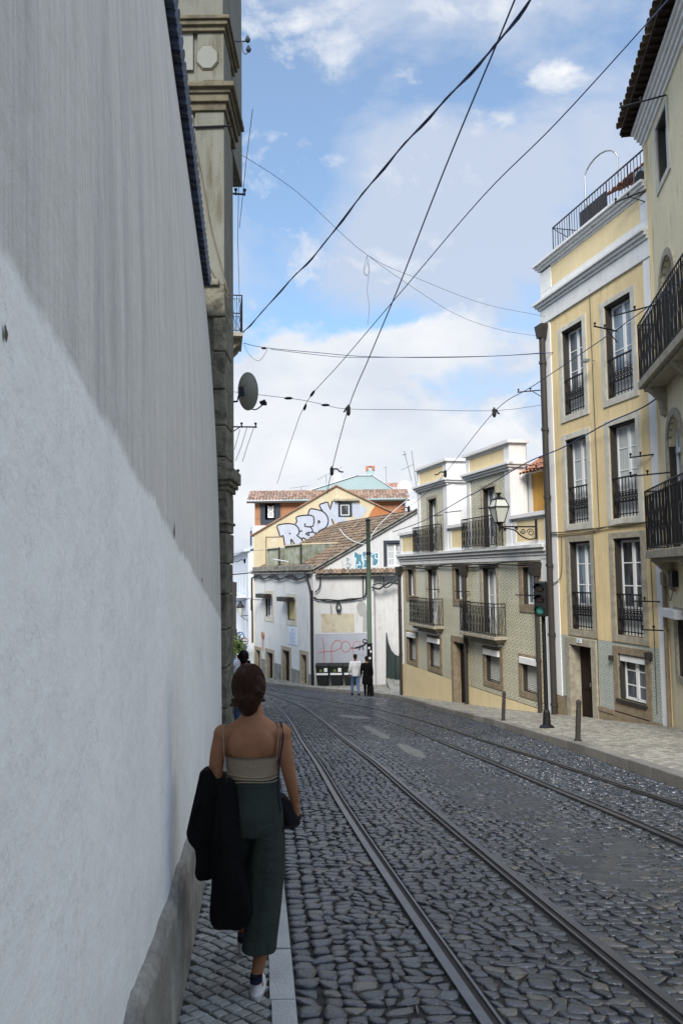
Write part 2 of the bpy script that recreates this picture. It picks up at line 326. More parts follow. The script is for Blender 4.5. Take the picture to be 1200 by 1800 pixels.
gl = bpy.data.materials.new('green_signal_light'); gl.use_nodes = True; _b = gl.node_tree.nodes['Principled BSDF']; _b.inputs['Base Color'].default_value = (.03, .15, .13, 1); _b.inputs['Emission Color'].default_value = (.12, .75, .6, 1); _b.inputs['Emission Strength'].default_value = .04; M['greenlight'] = gl
M['lens'] = mat('unlit_signal_lens', (.03, .022, .02), .2, .1, 6)
# ================================================================ mesh builder
class Fr:      # a facade frame: u along the facade (left to right as seen), v into the building, z absolute height
    def __init__(s, p0, p1, zb):
        s.p0 = np.array(p0, float); d = np.array(p1, float)-s.p0; s.len = float(np.linalg.norm(d)); s.d = d/s.len; s.n = np.array([-s.d[1], s.d[0]]); s.zb = zb
        s.rot = math.atan2(s.d[1], s.d[0])
    def w(s, u, v, z): p = s.p0+s.d*u+s.n*v; return (float(p[0]), float(p[1]), float(z))
    def px(s, x, y, v=0.):
        q = ray(x, y); t = (s.n@s.p0+v)/(s.n@q[:2]); p = q*t; return float((p[:2]-s.p0)@s.d), float(p[2]+EYE)
    def X(s, x, y, v=0.): return s.px(x, y, v)[0]
class MB:
    def __init__(s): s.V = []; s.F = []
    def add(s, V, F): o = len(s.V); s.V += [tuple(map(float, v)) for v in V]; s.F += [tuple(o+i for i in f) for f in F]; return s
    def box(s, x0, x1, y0, y1, z0, z1):
        return s.add([(x0, y0, z0), (x1, y0, z0), (x1, y1, z0), (x0, y1, z0), (x0, y0, z1), (x1, y0, z1), (x1, y1, z1), (x0, y1, z1)],
                     [(0, 3, 2, 1), (4, 5, 6, 7), (0, 1, 5, 4), (1, 2, 6, 5), (2, 3, 7, 6), (3, 0, 4, 7)])
    def quad(s, *p): return s.add(p, [tuple(range(len(p)))])
    def prism(s, poly, y0, y1, ax='y'):     # poly in (x,z) extruded along y (ax='x': poly in (y,z), along x; ax='z': poly in (x,y), along z)
        n = len(poly)
        f = {'y': lambda a, b, t: (a, t, b), 'x': lambda a, b, t: (t, a, b), 'z': lambda a, b, t: (a, b, t)}[ax]
        V = [f(a, b, y0) for a, b in poly]+[f(a, b, y1) for a, b in poly]
        return s.add(V, [tuple(range(n)), tuple(reversed(range(n, 2*n)))]+[(i, (i+1) % n, n+(i+1) % n, n+i) for i in range(n)])
    def tube(s, P, r, n=8, cap=True, round_=False):
        P = [Vector(p) for p in P]; rr = list(r) if hasattr(r, '__len__') else [r]*len(P)
        if round_:
            a, b = (P[0]-P[1]).normalized(), (P[-1]-P[-2]).normalized(); r0, r1 = rr[0], rr[-1]
            P = [P[0]+a*r0*.95, P[0]+a*r0*.7]+P+[P[-1]+b*r1*.7, P[-1]+b*r1*.95]; rr = [r0*.3, r0*.72]+rr+[r1*.72, r1*.3]
        V = []; up = None
        for i, p in enumerate(P):
            t = (P[min(i+1, len(P)-1)]-P[max(i-1, 0)]); t = t.normalized() if t.length > 1e-9 else Vector((0, 0, 1))
            if up is None:
                up = Vector((0, 0, 1)) if abs(t.z) < .9 else Vector((0, 1, 0))
            a = t.cross(up)
            if a.length < 1e-4: a = t.cross(Vector((1, 0, 0)))
            a.normalize(); b = a.cross(t).normalized(); up = b
            for k in range(n):
                th = 2*math.pi*k/n; V.append(p+a*math.cos(th)*rr[i]+b*math.sin(th)*rr[i])
        F = [(i*n+k, i*n+(k+1) % n, (i+1)*n+(k+1) % n, (i+1)*n+k) for i in range(len(P)-1) for k in range(n)]
        if cap: F += [tuple(range(n)), tuple(reversed(range((len(P)-1)*n, len(P)*n)))]
        return s.add(V, F)
    def lathe(s, prof, c, n=16, ax='z'):
        V = []
        for r, h in prof:
            for k in range(n):
                a = 2*math.pi*k/n; x, y = r*math.cos(a), r*math.sin(a)
                V.append((c[0]+x, c[1]+y, c[2]+h) if ax == 'z' else (c[0]+x, c[1]+h, c[2]+y) if ax == 'y' else (c[0]+h, c[1]+x, c[2]+y))
        m = len(prof)
        F = [(i*n+k, i*n+(k+1) % n, (i+1)*n+(k+1) % n, (i+1)*n+k) for i in range(m-1) for k in range(n)]
        F += [tuple(range(n)), tuple(reversed(range((m-1)*n, m*n)))]
        return s.add(V, F)
    def rings(s, L, n=20, wav=0., seed=0):    # L: (cx,cy,cz,rx,ry)
        V = []; rg = random.Random(seed); ph = [rg.uniform(0, 6.28) for _ in range(3)]
        for cx, cy, cz, rx, ry in L:
            for k in range(n):
                a = 2*math.pi*k/n; w = 1+wav*(math.sin(3*a+ph[0]+cz*6)+.7*math.sin(5*a+ph[1]-cz*9)+.5*math.sin(8*a+ph[2]))
                V.append((cx+rx*w*math.cos(a), cy+ry*w*math.sin(a), cz))
        m = len(L)
        F = [(i*n+k, i*n+(k+1) % n, (i+1)*n+(k+1) % n, (i+1)*n+k) for i in range(m-1) for k in range(n)]
        F += [tuple(range(n)), tuple(reversed(range((m-1)*n, m*n)))]
        return s.add(V, F)
    def ball(s, c, r, n=12, m=8):
        rx, ry, rz = r if hasattr(r, '__len__') else (r, r, r)
        return s.rings([(c[0], c[1], c[2]+rz*math.cos(math.pi*i/m), rx*max(math.sin(math.pi*i/m), .06), ry*max(math.sin(math.pi*i/m), .06)) for i in range(m, -1, -1)], n)
    def build(s, name, m, parent=None, fr=None, smooth=False, bevel=0.):
        me = bpy.data.meshes.new(name); V = s.V
        if fr is not None and parent is not None: V = [(a, b, c-fr.zb) for a, b, c in V]
        me.from_pydata(V, [], s.F)
        me.materials.append(m); me.validate()
        if smooth: me.polygons.foreach_set('use_smooth', [True]*len(me.polygons))
        o = bpy.data.objects.new(name, me); COL.objects.link(o)
        if parent is not None: o.parent = parent
        if bevel:
            b = o.modifiers.new('bevel', 'BEVEL'); b.width = bevel; b.segments = 2; b.limit_method = 'ANGLE'
        return o
def thing(name, label, cat, loc=(0, 0, 0), rotz=0, group=None, fr=None):
    o = bpy.data.objects.new(name, None); COL.objects.link(o); o.empty_display_size = .2
    if fr is not None: loc = (fr.p0[0], fr.p0[1], fr.zb); rotz = fr.rot
    o.location = loc; o.rotation_euler = (0, 0, rotz); o['label'] = label; o['category'] = cat
    if group: o['group'] = group
    return o
def tag(o, label, cat, group=None):
    o['label'] = label; o['category'] = cat
    if group: o['group'] = group
    return o
def struct(o, kind='structure'): o['kind'] = kind; return o
def remesh(mb, name, m, parent, voxel, it=6, loc=None):
    o = mb.build('tmp', m); md = o.modifiers.new('r', 'REMESH'); md.mode = 'VOXEL'; md.voxel_size = voxel
    if it: sm = o.modifiers.new('s', 'SMOOTH'); sm.iterations = it; sm.factor = .5
    dg = bpy.context.evaluated_depsgraph_get(); me = bpy.data.meshes.new_from_object(o.evaluated_get(dg))
    bpy.data.objects.remove(o); me.name = name
    me.polygons.foreach_set('use_smooth', [True]*len(me.polygons))
    if not me.materials: me.materials.append(m)
    n = bpy.data.objects.new(name, me); COL.objects.link(n)
    if parent is not None: n.parent = parent
    return n
def ribbon(mb, P, w, v, zf=lambda p: p):    # flat painted stroke on a facade, P in (u,z)
    P = [Vector(p) for p in P]; n = len(P)
    for i in range(n):
        t = (P[min(i+1, n-1)]-P[max(i-1, 0)]); t = t.normalized() if t.length > 0 else Vector((1, 0)); q = Vector((-t.y, t.x))*w/2
        mb.V += [(P[i].x+q.x, v, P[i].y+q.y), (P[i].x-q.x, v, P[i].y-q.y)]
    o = len(mb.V)-2*n
    mb.F += [(o+2*i, o+2*i+1, o+2*i+3, o+2*i+2) for i in range(n-1)]
def smoothpath(P, k=4, closed=False):
    P = [np.array(p, float) for p in P]; out = []; n = len(P)
    for i in range(n if closed else n-1):
        p0 = P[(i-1) % n] if closed or i > 0 else P[0]; p1 = P[i]; p2 = P[(i+1) % n]; p3 = P[(i+2) % n] if closed or i+2 < n else P[-1]
        for j in range(k):
            t = j/k; out.append(tuple(.5*((2*p1)+(-p0+p2)*t+(2*p0-5*p1+4*p2-p3)*t*t+(-p0+3*p1-3*p2+p3)*t**3)))
    if not closed: out.append(tuple(P[-1]))
    return out
def tiles(mb, O, U, V, nu, nv, su=.24, sv=.40, h=.075, seg=5):    # barrel tiles: O top-left corner, U along the ridge, V down the slope (units)
    O = np.array(O, float); U = np.array(U, float); V = np.array(V, float); N = np.cross(V, U); N /= np.linalg.norm(N)
    if N[2] < 0: N = -N
    for i in range(nu):
        for j in range(nv):
            jit = rng.normal(0, .006, 3); base = O+U*su*i+V*sv*j+jit; P = []
            for e, (dv, lift) in enumerate(((0, 0.), (sv*1.12, .035))):
                for k in range(seg+1):
                    a = math.pi*k/seg; P.append(base+U*su*(.5-.5*math.cos(a)*1.04)+V*dv+N*(h*math.sin(a)+lift))
            mb.add(P, [(k, k+1, seg+2+k, seg+1+k) for k in range(seg)])
# ================================================================ GROUND, ROAD, PAVEMENTS
SECT = list(np.arange(-30, 60, .5))+list(np.arange(60, 190, 5))
def sheet(name, xl, xr, m, dz, ys, kind='structure', nx=2):
    mb = MB(); V = []; F = []
    for Y in ys:
        a, b = xl(Y), xr(Y)
        for k in range(nx): V.append((a+(b-a)*k/(nx-1), Y, gz(Y)+dz))
    for i in range(len(ys)-1):
        for k in range(nx-1): q = i*nx+k; F.append((q, q+1, q+nx+1, q+nx))
    mb.add(V, F); o = mb.build(name, m); struct(o); return o
sheet('ground', lambda Y: -160, lambda Y: 160, M['earth'], -.10, SECT)
LK = [(-30, 2.9), (0, .13), (3.73, -.22), (6, -.46), (9.7, -.78), (12, -1.02), (16, -1.6), (24, -2.75), (34, -4.3), (45, -6.6), (60, -10.3), (90, -17)]     # left kerb (street side)
RK = [(-30, 5.2), (0, 4.3), (9.4, 3.92), (12.3, 3.86), (16, 3.84), (20.2, 3.74), (24, 3.42), (28, 2.98), (34.4, 2.3), (38, .7), (41, -1.28), (45.7, -3.9), (52, -6.2), (60, -9.0), (90, -15.5)]    # right kerb
def sm(K):
    ys = np.arange(-30, 90.01, .25); xs = np.interp(ys, [k[0] for k in K], [k[1] for k in K]); k = np.exp(-(np.arange(-10, 11)/4.)**2); k /= k.sum()
    xs = np.convolve(np.pad(xs, 10, 'edge'), k, 'valid'); return lambda Y: float(np.interp(Y, ys, xs))
lk, rk = sm(LK), sm(RK)
wallx = lambda Y: -.40-.11*Y if Y < 10 else -1.40-.16*(Y-10)
RB = [(-30, 6.4), (0, 6.2), (12.0, 6.35), (17.4, 7.0), (17.6, 6.96), (22.2, 5.87), (34.8, 2.6), (37, 4.6), (43.4, 3.2), (43.8, -1.5), (54, -5.88), (60, -7.2), (90, -13.6)]
rb = lambda Y: float(np.interp(Y, [k[0] for k in RB], [k[1] for k in RB]))
ROADY = list(np.arange(-12, 60, .5))+list(np.arange(60, 91, 5))
sheet('road', lk, rk, M['joint'], -.015, ROADY)
sheet('pavement_bed_near_wall', lambda Y: wallx(Y)-.3, lambda Y: lk(Y)-.02, M['calc_joint'], .042, ROADY)
sheet('pavement_bed_by_houses', lambda Y: rk(Y)+.02, lambda Y: rb(Y)+.6 if Y < 36 else rb(Y)+2.5, M['calc_joint_light'], .105, ROADY)
# tram tracks
T1 = [(-12, 3.3), (0, 1.62), (3.8, 1.05), (5.6, .80), (7, .61), (9, .37), (12, .06), (16.5, -.42), (21.5, -.92), (27, -1.55), (31, -2.2), (35.6, -3.15), (41, -4.7), (46, -6.1), (60, -10.0), (80, -15)]
T2 = [(-12, 6.1), (0, 4.15), (6.8, 3.25), (8.3, 3.06), (10.5, 2.79), (14, 2.46), (18.7, 2.10), (22.9, 1.62), (27, .95), (30, .1), (33.5, -1.15), (36.8, -2.35), (41, -3.9), (46, -5.4), (60, -9.3), (80, -14)]
t1, t2 = sm(T1), sm(T2)
def rail_part(par, fn, off, name='rail'):
    for nm, m, sec in (('rail', M['rail'], [(-.032, 0), (.020, 0)]), ('groove', M['rail_side'], [(.020, -.012), (.056, -.012)]), ('guard_lip', M['rail'], [(.056, -.001), (.071, -.001)])):
        mb = MB(); ys = [y for y in np.arange(-3, 56, .3)]; V = []; F = []
        for Y in ys:
            d = (fn(Y+.1)-fn(Y-.1))/.2; c = 1/math.sqrt(1+d*d); nx, ny = c, -d*c; sg = 1 if off < 0 else -1
            x, y = fn(Y)+off*nx, Y+off*ny
            for a, h in sec: V.append((x+sg*a*nx, y+sg*a*ny, gz(y)+.012+h))
            for a, h in reversed(sec): V.append((x+sg*a*nx, y+sg*a*ny, gz(y)-.03))
        for i in range(len(ys)-1):
            q = 4*i
            for a, b in ((0, 1), (1, 2), (3, 0)): F.append((q+a, q+b, q+4+b, q+4+a))
        mb.add(V, F); o = mb.build(nm, m)
        if nm == 'rail': root = o; o.parent = par
        else: o.parent = root
for fn, lab in ((t1, 'steel tram track curving downhill nearest the long grey wall'), (t2, 'steel tram track curving downhill on the side of the tiled houses')):
    t = thing('tram_track', lab, 'tram track', (0, 0, 0)); rail_part(t, fn, -.45); rail_part(t, fn, .45)
# cobbles: every stone its own little mesh island
def stones(name, m, rows, top, seed, drop=None):
    rg = np.random.default_rng(seed); V = []; F = []
    def stone(c, z0, near):
        c = np.array(c); ce = c.mean(0); tz = rg.normal(0, .0035); tl = rg.normal(0, .035, 2)
        zf = lambda p: z0+tz+(p[0]-ce[0])*tl[0]+(p[1]-ce[1])*tl[1]
        if near == 0:
            o = len(V)
            for p in c: V.append((p[0], p[1], zf(p)-.03+gz(p[1])))
            for p in c: q = ce+(p-ce)*.86; V.append((q[0], q[1], zf(q)+gz(q[1])))
            n = len(c); F.extend([(o+i, o+(i+1) % n, o+n+(i+1) % n, o+n+i) for i in range(n)]); F.append(tuple(range(o+n, o+2*n))); return
        P = []
        for i in range(4):
            a, b = c[i], c[(i+1) % 4]; t = rg.uniform(.06, .26); u = rg.uniform(.76, .94); P += [a+(b-a)*t, a+(b-a)*u]
        P = np.array(P); o = len(V); n = 8
        for sc, dz in ((1., -.034), (.975, -.008), (.92, -.0012), (.5, .0)) if near == 2 else ((1., -.03), (.93, -.006), (.6, .002)):
            for p in P: q = ce+(p-ce)*sc; V.append((q[0], q[1], zf(q)+dz+gz(q[1])))
        k = 4 if near == 2 else 3
        for r_ in range(k-1): F.extend([(o+r_*n+i, o+r_*n+(i+1) % n, o+(r_+1)*n+(i+1) % n, o+(r_+1)*n+i) for i in range(n)])
        F.append(tuple(range(o+(k-1)*n, o+k*n)))
    for (Y, h, segs, w, near) in rows:
        for (xa, xb, sl) in segs:
            L = xb-xa
            if L < .04: continue
            n = max(1, round(L/w)); cuts = np.linspace(0, 1, n+1); cuts[1:-1] += rg.normal(0, .17/n, n-1); sl2 = rg.normal(0, .014, n+1)
            gap = .004
            for i in range(n):
                a, b = xa+L*cuts[i]+gap, xa+L*cuts[i+1]-gap
                f = lambda x, k: k*h+.026*math.sin(x*4.3+(Y+k*h)*2.1+seed)+.014*math.sin(x*13.7+(Y+k*h)*7.3)
                g = .005
                j = rg.normal(0, .0085, 8)
                c = [(a+sl2[i]*-1+j[0], Y+f(a, 0)+g+j[1]+sl*(a-xa)), (b+sl2[i+1]*-1+j[2], Y+f(b, 0)+g+j[3]+sl*(b-xa)), (b+sl2[i+1]+j[4], Y+h+f(b, 0)-g+j[5]+sl*(b-xa)), (a+sl2[i]+j[6], Y+h+f(a, 0)-g+j[7]+sl*(a-xa))]
                if drop and drop(c[0][0], c[0][1]): continue
                stone(c, top, near)
    me = bpy.data.meshes.new(name); me.from_pydata(V, [], F); me.materials.append(m); me.polygons.foreach_set('use_smooth', [True]*len(me.polygons))
    o = bpy.data.objects.new(name, me); COL.objects.link(o); return struct(o)
rows = []; Y = 1.6
while Y < 56:
    h = (.086 if Y < 30 else .16)*random.uniform(.85, 1.15); ym = Y+h/2; a, b = t1(ym), t2(ym); cut = [lk(ym)+.03]
    rl = sorted([(a-.45, -1), (a+.45, 1), (b-.45, -1), (b+.45, 1)]); segs = []; x = lk(ym)+.22
    for xr_, sd in rl:
        lo, hi = (xr_-.04, xr_+.085) if sd < 0 else (xr_-.085, xr_+.04)
        if hi < x: continue
        if lo > x: segs.append((x, lo, -.1))
        x = max(x, hi)
    if x < rk(ym)-.02: segs.append((x, rk(ym)-.02, -.1))
    rows.append((Y, h, segs, .094 if Y < 30 else .16, 2 if Y < 9 else 1 if Y < 17 else 0)); Y += h
stones('road_setts', M['cobble'], rows, .0, 3)
# gutter rows of long setts beside the near kerb
rows = []; Y = 1.6
while Y < 40:
    h = .105*random.uniform(.9, 1.12); ym = Y+h/2; x = lk(ym); rows.append((Y, h, [(x+.005, x+.115, 0), (x+.118, x+.225, 0)], .2, 2 if Y < 9 else 1 if Y < 15 else 0)); Y += h
stones('gutter_setts', M['cobble'], rows, .004, 9)
# diagonal calcada: lozenge stones laid in a net
def lozenge(name, m, x0, x1, y0, y1, s, inside, top, near, seed, sq=1.):
    rg = np.random.default_rng(seed); V = []; F = []; ca = math.sqrt(.5)
    n = int((max(x1-x0, y1-y0)/s)*1.5)+4; cx, cy = (x0+x1)/2, (y0+y1)/2
    for i in range(-n, n):
        for j in range(-n, n):
            X = cx+(i-j)*s*ca; Yc = cy+(i+j)*s*ca*sq
            if not (x0 < X < x1 and y0 < Yc < y1) or not inside(X, Yc): continue
            e = s*ca*.90; jt = rg.normal(0, s*.055, (4, 2)); c = np.array([(X-e, Yc), (X, Yc-e*sq), (X+e, Yc), (X, Yc+e*sq)])+jt; ce = c.mean(0); tz = rg.normal(0, .0015); tl = rg.normal(0, .03, 2)
            o = len(V)
            for sc, dz in ((1, -.02), (.93, -.004), (.72, 0)) if near else ((1, -.02), (.88, 0)):
                for p in c: q = ce+(p-ce)*sc; V.append((q[0], q[1], gz(q[1])+top+tz+dz+(q-ce)@tl))
            k = 3 if near else 2
            for r_ in range(k-1): F += [(o+r_*4+t, o+r_*4+(t+1) % 4, o+r_*4+4+(t+1) % 4, o+r_*4+4+t) for t in range(4)]
            F.append(tuple(range(o+(k-1)*4, o+k*4)))
    me = bpy.data.meshes.new(name); me.from_pydata(V, [], F); me.materials.append(m)
    o = bpy.data.objects.new(name, me); COL.objects.link(o); return struct(o)
lozenge('pavement_near_wall', M['calc'], -4.5, .2, 1.5, 26, .072, lambda x, y: wallx(y)+.05 < x < lk(y)-.13, .056, True, 4)
lozenge('pavement_by_houses', M['calc_light'], 1.5, 7.5, 9.0, 36, .115, lambda x, y: rk(y)+.22 < x < rb(y)+.05, .125, False, 5)
lozenge('pavement_by_white_house', M['calc_light'], -5.5, 4.8, 36, 52, .16, lambda x, y: rk(y)+.22 < x < rb(y)+1.6, .125, False, 6)
# kerbs
def kerb(name, fn, ya, yb, side, w, top, ln, m, seed):
    rg = random.Random(seed); mb = MB(); y = ya
    while y < yb:
        L = ln*rg.uniform(.8, 1.25); ys = [y+.006, y+L*.5, y+L-.006]; zt = top+rg.uniform(-.004, .004); V = []
        wj = w*rg.uniform(.94, 1.05)
        for q in ys:
            x = fn(q)
            a, b = (x, x-wj) if side < 0 else (x, x+wj); g = float(gz(q))
            V += [(a, q, g-.08), (a-.008*side*-1, q, g+zt-.012), (a+side*.012, q, g+zt), (b, q, g+zt), (b, q, g-.05)]
        F = [(i*5+k, i*5+k+1, i*5+6+k, i*5+5+k) for i in range(2) for k in range(4)]+[(0, 1, 2, 3, 4), (14, 13, 12, 11, 10)]
        mb.add(V, F); y += L
    o = mb.build(name, m); struct(o)
kerb('kerb_near_wall', lk, 1.2, 45, -1, .125, .062, .62, M['kerb'], 2)
kerb('kerb_by_houses', rk, 4, 56, 1, .20, .132, .95, M['kerb_br'], 3)
# smoothed-over patch between the tracks and the worn centre line
def blotch(name, m, cx, cy, rx, ry, ang, dz, seed, cell=.12, thr=.45, amp=.011):
    rg = np.random.default_rng(seed); ph = rg.uniform(0, 6.28, 8); V = []; F = []; idx = {}
    n1_, n2_ = int(2*rx/cell), int(2*ry/cell); c, s = math.cos(ang), math.sin(ang)
    def fn(a, b): return sum(math.sin(a*k1+ph[i]+math.sin(b*k2+ph[(i+3) % 8])*1.3)*w for i, (k1, k2, w) in enumerate(((2.1, 1.7, .5), (4.3, 3.9, .3), (9.1, 7.7, .2), (17, 19, .12), (31, 27, .08))))
    for i in range(n1_+1):
        for j in range(n2_+1):
            a, b = -rx+i*cell, -ry+j*cell; x, y = cx+a*c-b*s, cy+a*s+b*c
            e = 1-((a/rx)**2+(b/ry)**2)**1.2; f = e*1.4+fn(a*1.3, b*1.3)*.45
            idx[i, j] = len(V); V.append((x, y, float(gz(y))+dz+min(0, (f-thr)*.03)+amp*.5*fn(a*3, b*3)))
    for i in range(n1_):
        for j in range(n2_): F.append((idx[i, j], idx[i+1, j], idx[i+1, j+1], idx[i, j+1]))
    me = bpy.data.meshes.new(name); me.from_pydata(V, [], F); me.materials.append(m); me.polygons.foreach_set('use_smooth', [True]*len(me.polygons))
    o = bpy.data.objects.new(name, me); COL.objects.link(o); return struct(o)
for i, (px_, py_, rx_, ry_) in enumerate(((735, 1300, .55, 4.5), (850, 1395, .55, 2.4), (780, 1345, .5, 2.6), (1010, 1500, .5, 1.3))):
    Yp = {1300: 17.0, 1395: 9.6, 1345: 12.6, 1500: 6.6}[py_]; X_ = at(px_, py_, Yp)[0]
    X_ = (t1(Yp)+t2(Yp))/2+(.05 if i < 3 else .1); b_ = math.atan(-(t1(Yp+1)-t1(Yp-1))/2)
    blotch('road_patch', M['asphalt'], X_, Yp, rx_, ry_, b_, -.001, 20+i)
def mark(pts, w):
    a, b = [(at(x, y, Yq)[0], Yq) for x, y, Yq in (pts[0], pts[-1])]; L = math.hypot(a[0]-b[0], a[1]-b[1])
    blotch('road_marking', M['paint'], (a[0]+b[0])/2, (a[1]+b[1])/2, L*.55, w*.62, math.atan2(b[1]-a[1], b[0]-a[0]), .0065, int(pts[0][0]), .035, .30, .005)
def gY(x, y):
    d = ray(x, y); lo, hi = .5, 130
    for _ in range(50):
        m_ = (lo+hi)/2
        if EYE+d[2]*m_-gz(d[1]*m_) > 0: lo = m_
        else: hi = m_
    return float(d[1]*lo)
mark([(x, y, gY(x, y)) for x, y in ((640, 1275), (655, 1283), (670, 1293), (682, 1299))], .22)
mark([(x, y, gY(x, y)) for x, y in ((702, 1308), (722, 1318), (742, 1331))], .24)
mark([(x, y, gY(x, y)) for x, y in ((598, 1257), (622, 1261), (645, 1263))], .5)
# ================================================================ BUILDING HELPERS
def holes_wall(mb, u0, u1, z0, z1, holes, v=0., depth=.24, slope=None):
    us = sorted({u0, u1, *[h[0] for h in holes], *[h[1] for h in holes]}); zs = sorted({z0, z1, *[h[2] for h in holes], *[h[3] for h in holes]})
    us = [q for q in us if u0 <= q <= u1]; zs = [q for q in zs if z0 <= q <= z1]
    for i in range(len(us)-1):
        for j in range(len(zs)-1):
            cu, cz = (us[i]+us[i+1])/2, (zs[j]+zs[j+1])/2
            if any(h[0] < cu < h[1] and h[2] < cz < h[3] for h in holes): continue
            mb.quad((us[i], v, zs[j]), (us[i+1], v, zs[j]), (us[i+1], v, zs[j+1]), (us[i], v, zs[j+1]))
    for a, b, c, d in holes:
        mb.quad((a, v, c), (a, v+depth, c), (a, v+depth, d), (a, v, d)); mb.quad((b, v, c), (b, v, d), (b, v+depth, d), (b, v+depth, c))
        if d < z1-1e-6: mb.quad((a, v, d), (a, v+depth, d), (b, v+depth, d), (b, v, d))
        if c > z0+1e-6: mb.quad((a, v, c), (b, v, c), (b, v+depth, c), (a, v+depth, c))
    return mb
def body(mb, u0, u1, z0, z1, D, v=0.): # the other four sides of a house
    mb.quad((u0, v, z0), (u0, v, z1), (u0, v+D, z1), (u0, v+D, z0)); mb.quad((u1, v, z0), (u1, v+D, z0), (u1, v+D, z1), (u1, v, z1))
    mb.quad((u0, v+D, z0), (u0, v+D, z1), (u1, v+D, z1), (u1, v+D, z0)); mb.quad((u0, v, z1), (u1, v, z1), (u1, v+D, z1), (u0, v+D, z1))
    return mb
def surround(mb, a, b, c, d, w=.2, v=-.03, depth=.03, bot=.2, top=.2):
    mb.box(a-w, a, v, v+depth+.10, c-bot, d+top); mb.box(b, b+w, v, v+depth+.10, c-bot, d+top)
    mb.box(a, b, v, v+depth+.10, d, d+top)
    if bot > 0: mb.box(a, b, v-.0, v+depth+.12, c-bot, c)
def jamb(mb, a, b, c, d, v, dep):  # dark lining strips stand in for the shade inside the opening
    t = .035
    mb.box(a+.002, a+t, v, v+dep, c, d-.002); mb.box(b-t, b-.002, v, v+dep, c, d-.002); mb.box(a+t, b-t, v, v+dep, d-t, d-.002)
WR = random.Random(12)
def win(par, fr, a, b, c, d, v=0., rows=2, pane='pane', frm='wframe', sur='stone', sw=.2, sb=.2, st=.2, rail=None, sash=2, dep=.17, blind=None, low=0., name='window', arch=0., open_=False):
    mb = MB(); f = .055; v1 = v+dep; A, B, Dp = a+.04, b-.04, d-.04
    mb.box(A, A+f, v1, v1+.05, c, Dp); mb.box(B-f, B, v1, v1+.05, c, Dp); mb.box(A+f, B-f, v1, v1+.05, Dp-f, Dp); mb.box(A+f, B-f, v1, v1+.05, c, c+f+low)
    m_ = (A+B)/2
    if sash == 2: mb.box(m_-.05, m_+.05, v1-.012, v1+.045, c+f+low, Dp-f)
    xs = [(A+f, m_-.05), (m_+.05, B-f)] if sash == 2 else [(A+f, B-f)]
    for i in range(1, rows):
        zz = c+low+(Dp-c-low)*i/rows
        for x0, x1 in xs: mb.box(x0, x1, v1+.008, v1+.035, zz-.014, zz+.014)
    w = mb.build(name, M[frm], par, fr, bevel=.004)
    if pane == 'pane': pane = WR.choice(['pane', 'pane_white', 'pane_blue', 'pane'])
    MB().box(A+.01, B-.01, v1+.02, v1+.03, c+.01, Dp-.01).build('pane', M[pane], w, fr).matrix_parent_inverse = Matrix.Identity(4)
    j = MB(); jamb(j, a, b, c, d, v+.02, dep+.05); j.build('reveal_shade_lining', M['dframe'], w, fr)  # near-black lining carries the reveal shade in its colour
    if sur:
        s = MB(); surround(s, a, b, c, d, sw, v-.03, .03, sb, st); s.build('stone_surround', M[sur], w, fr, bevel=.008)
    if blind:
        s = MB(); s.box(A, B, v1-.06, v1-.04, c+.04, d-.1); s.build('roller_blind', M[blind], w, fr)
    return w
def flat_rail(par, fr, a, b, z0, z1, v, n=8, mid=True, name='railing'):
    mb = MB(); mb.box(a, b, v-.02, v+.02, z1-.035, z1); mb.box(a, b, v-.012, v+.012, z0+.06, z0+.085)
    for i in range(n+1):
        u = a+.02+(b-a-.04)*i/n; mb.tube([(u, v, z0), (u, v, z1-.03)], .011, 6)
    if mid:
        h = z1-z0; q0, q1 = z0+h*.36, z0+h*.62; mb.box(a+.02, b-.02, v-.004, v+.006, q0, q0+.02); mb.box(a+.02, b-.02, v-.004, v+.006, q1, q1+.02)
        for i in range(n):
            u = a+.02+(b-a-.04)*(i+.5)/n; r = min((b-a)/n*.42, .06)
            mb.tube([(u+r*math.cos(t), v, (q0+q1)/2+(q1-q0)*.42*math.sin(t)) for t in np.linspace(0, 6.283, 9)], .013, 5)
            mb.tube([(u-r, v, q0+.02), (u+r, v, q1)], .010, 5); mb.tube([(u+r, v, q0+.02), (u-r, v, q1)], .010, 5)
    return mb.build(name, M['iron'], par, fr)
def iron_rail(par, fr, P, z0, z1, step=.12, name='railing', r=.009, wavy=.028):   # ornamental railing along a path of (u,v)
    mb = MB()
    for (a, b) in zip(P[:-1], P[1:]):
        a, b = np.array(a, float), np.array(b, float); L = np.linalg.norm(b-a); n = max(2, int(L/step)); d = (b-a)/L
        for z, h in ((z1-.03, .03), (z1-.13, .014), (z0+.05, .02)):
            mb.tube([(a[0], a[1], z+h/2), (b[0], b[1], z+h/2)], h*.6, 6)
        for i in range(n+1):
            p = a+(b-a)*i/n; mb.tube([(p[0], p[1], z0), (p[0], p[1], z1-.02)], r if 0 < i < n else r*1.8, 5)
            if i < n:
                q = a+(b-a)*(i+.5)/n; hh = z1-z0-.2
                for s_ in ((-1, 1) if i % 2 else (1,)):
                    mb.tube([(q[0]+d[0]*s_*wavy*math.sin(t*math.pi*3), q[1]+d[1]*s_*wavy*math.sin(t*math.pi*3), z0+.07+hh*t) for t in np.linspace(0, 1, 13)], r*.75, 4)
    return mb.build(name, M['iron'], par, fr)
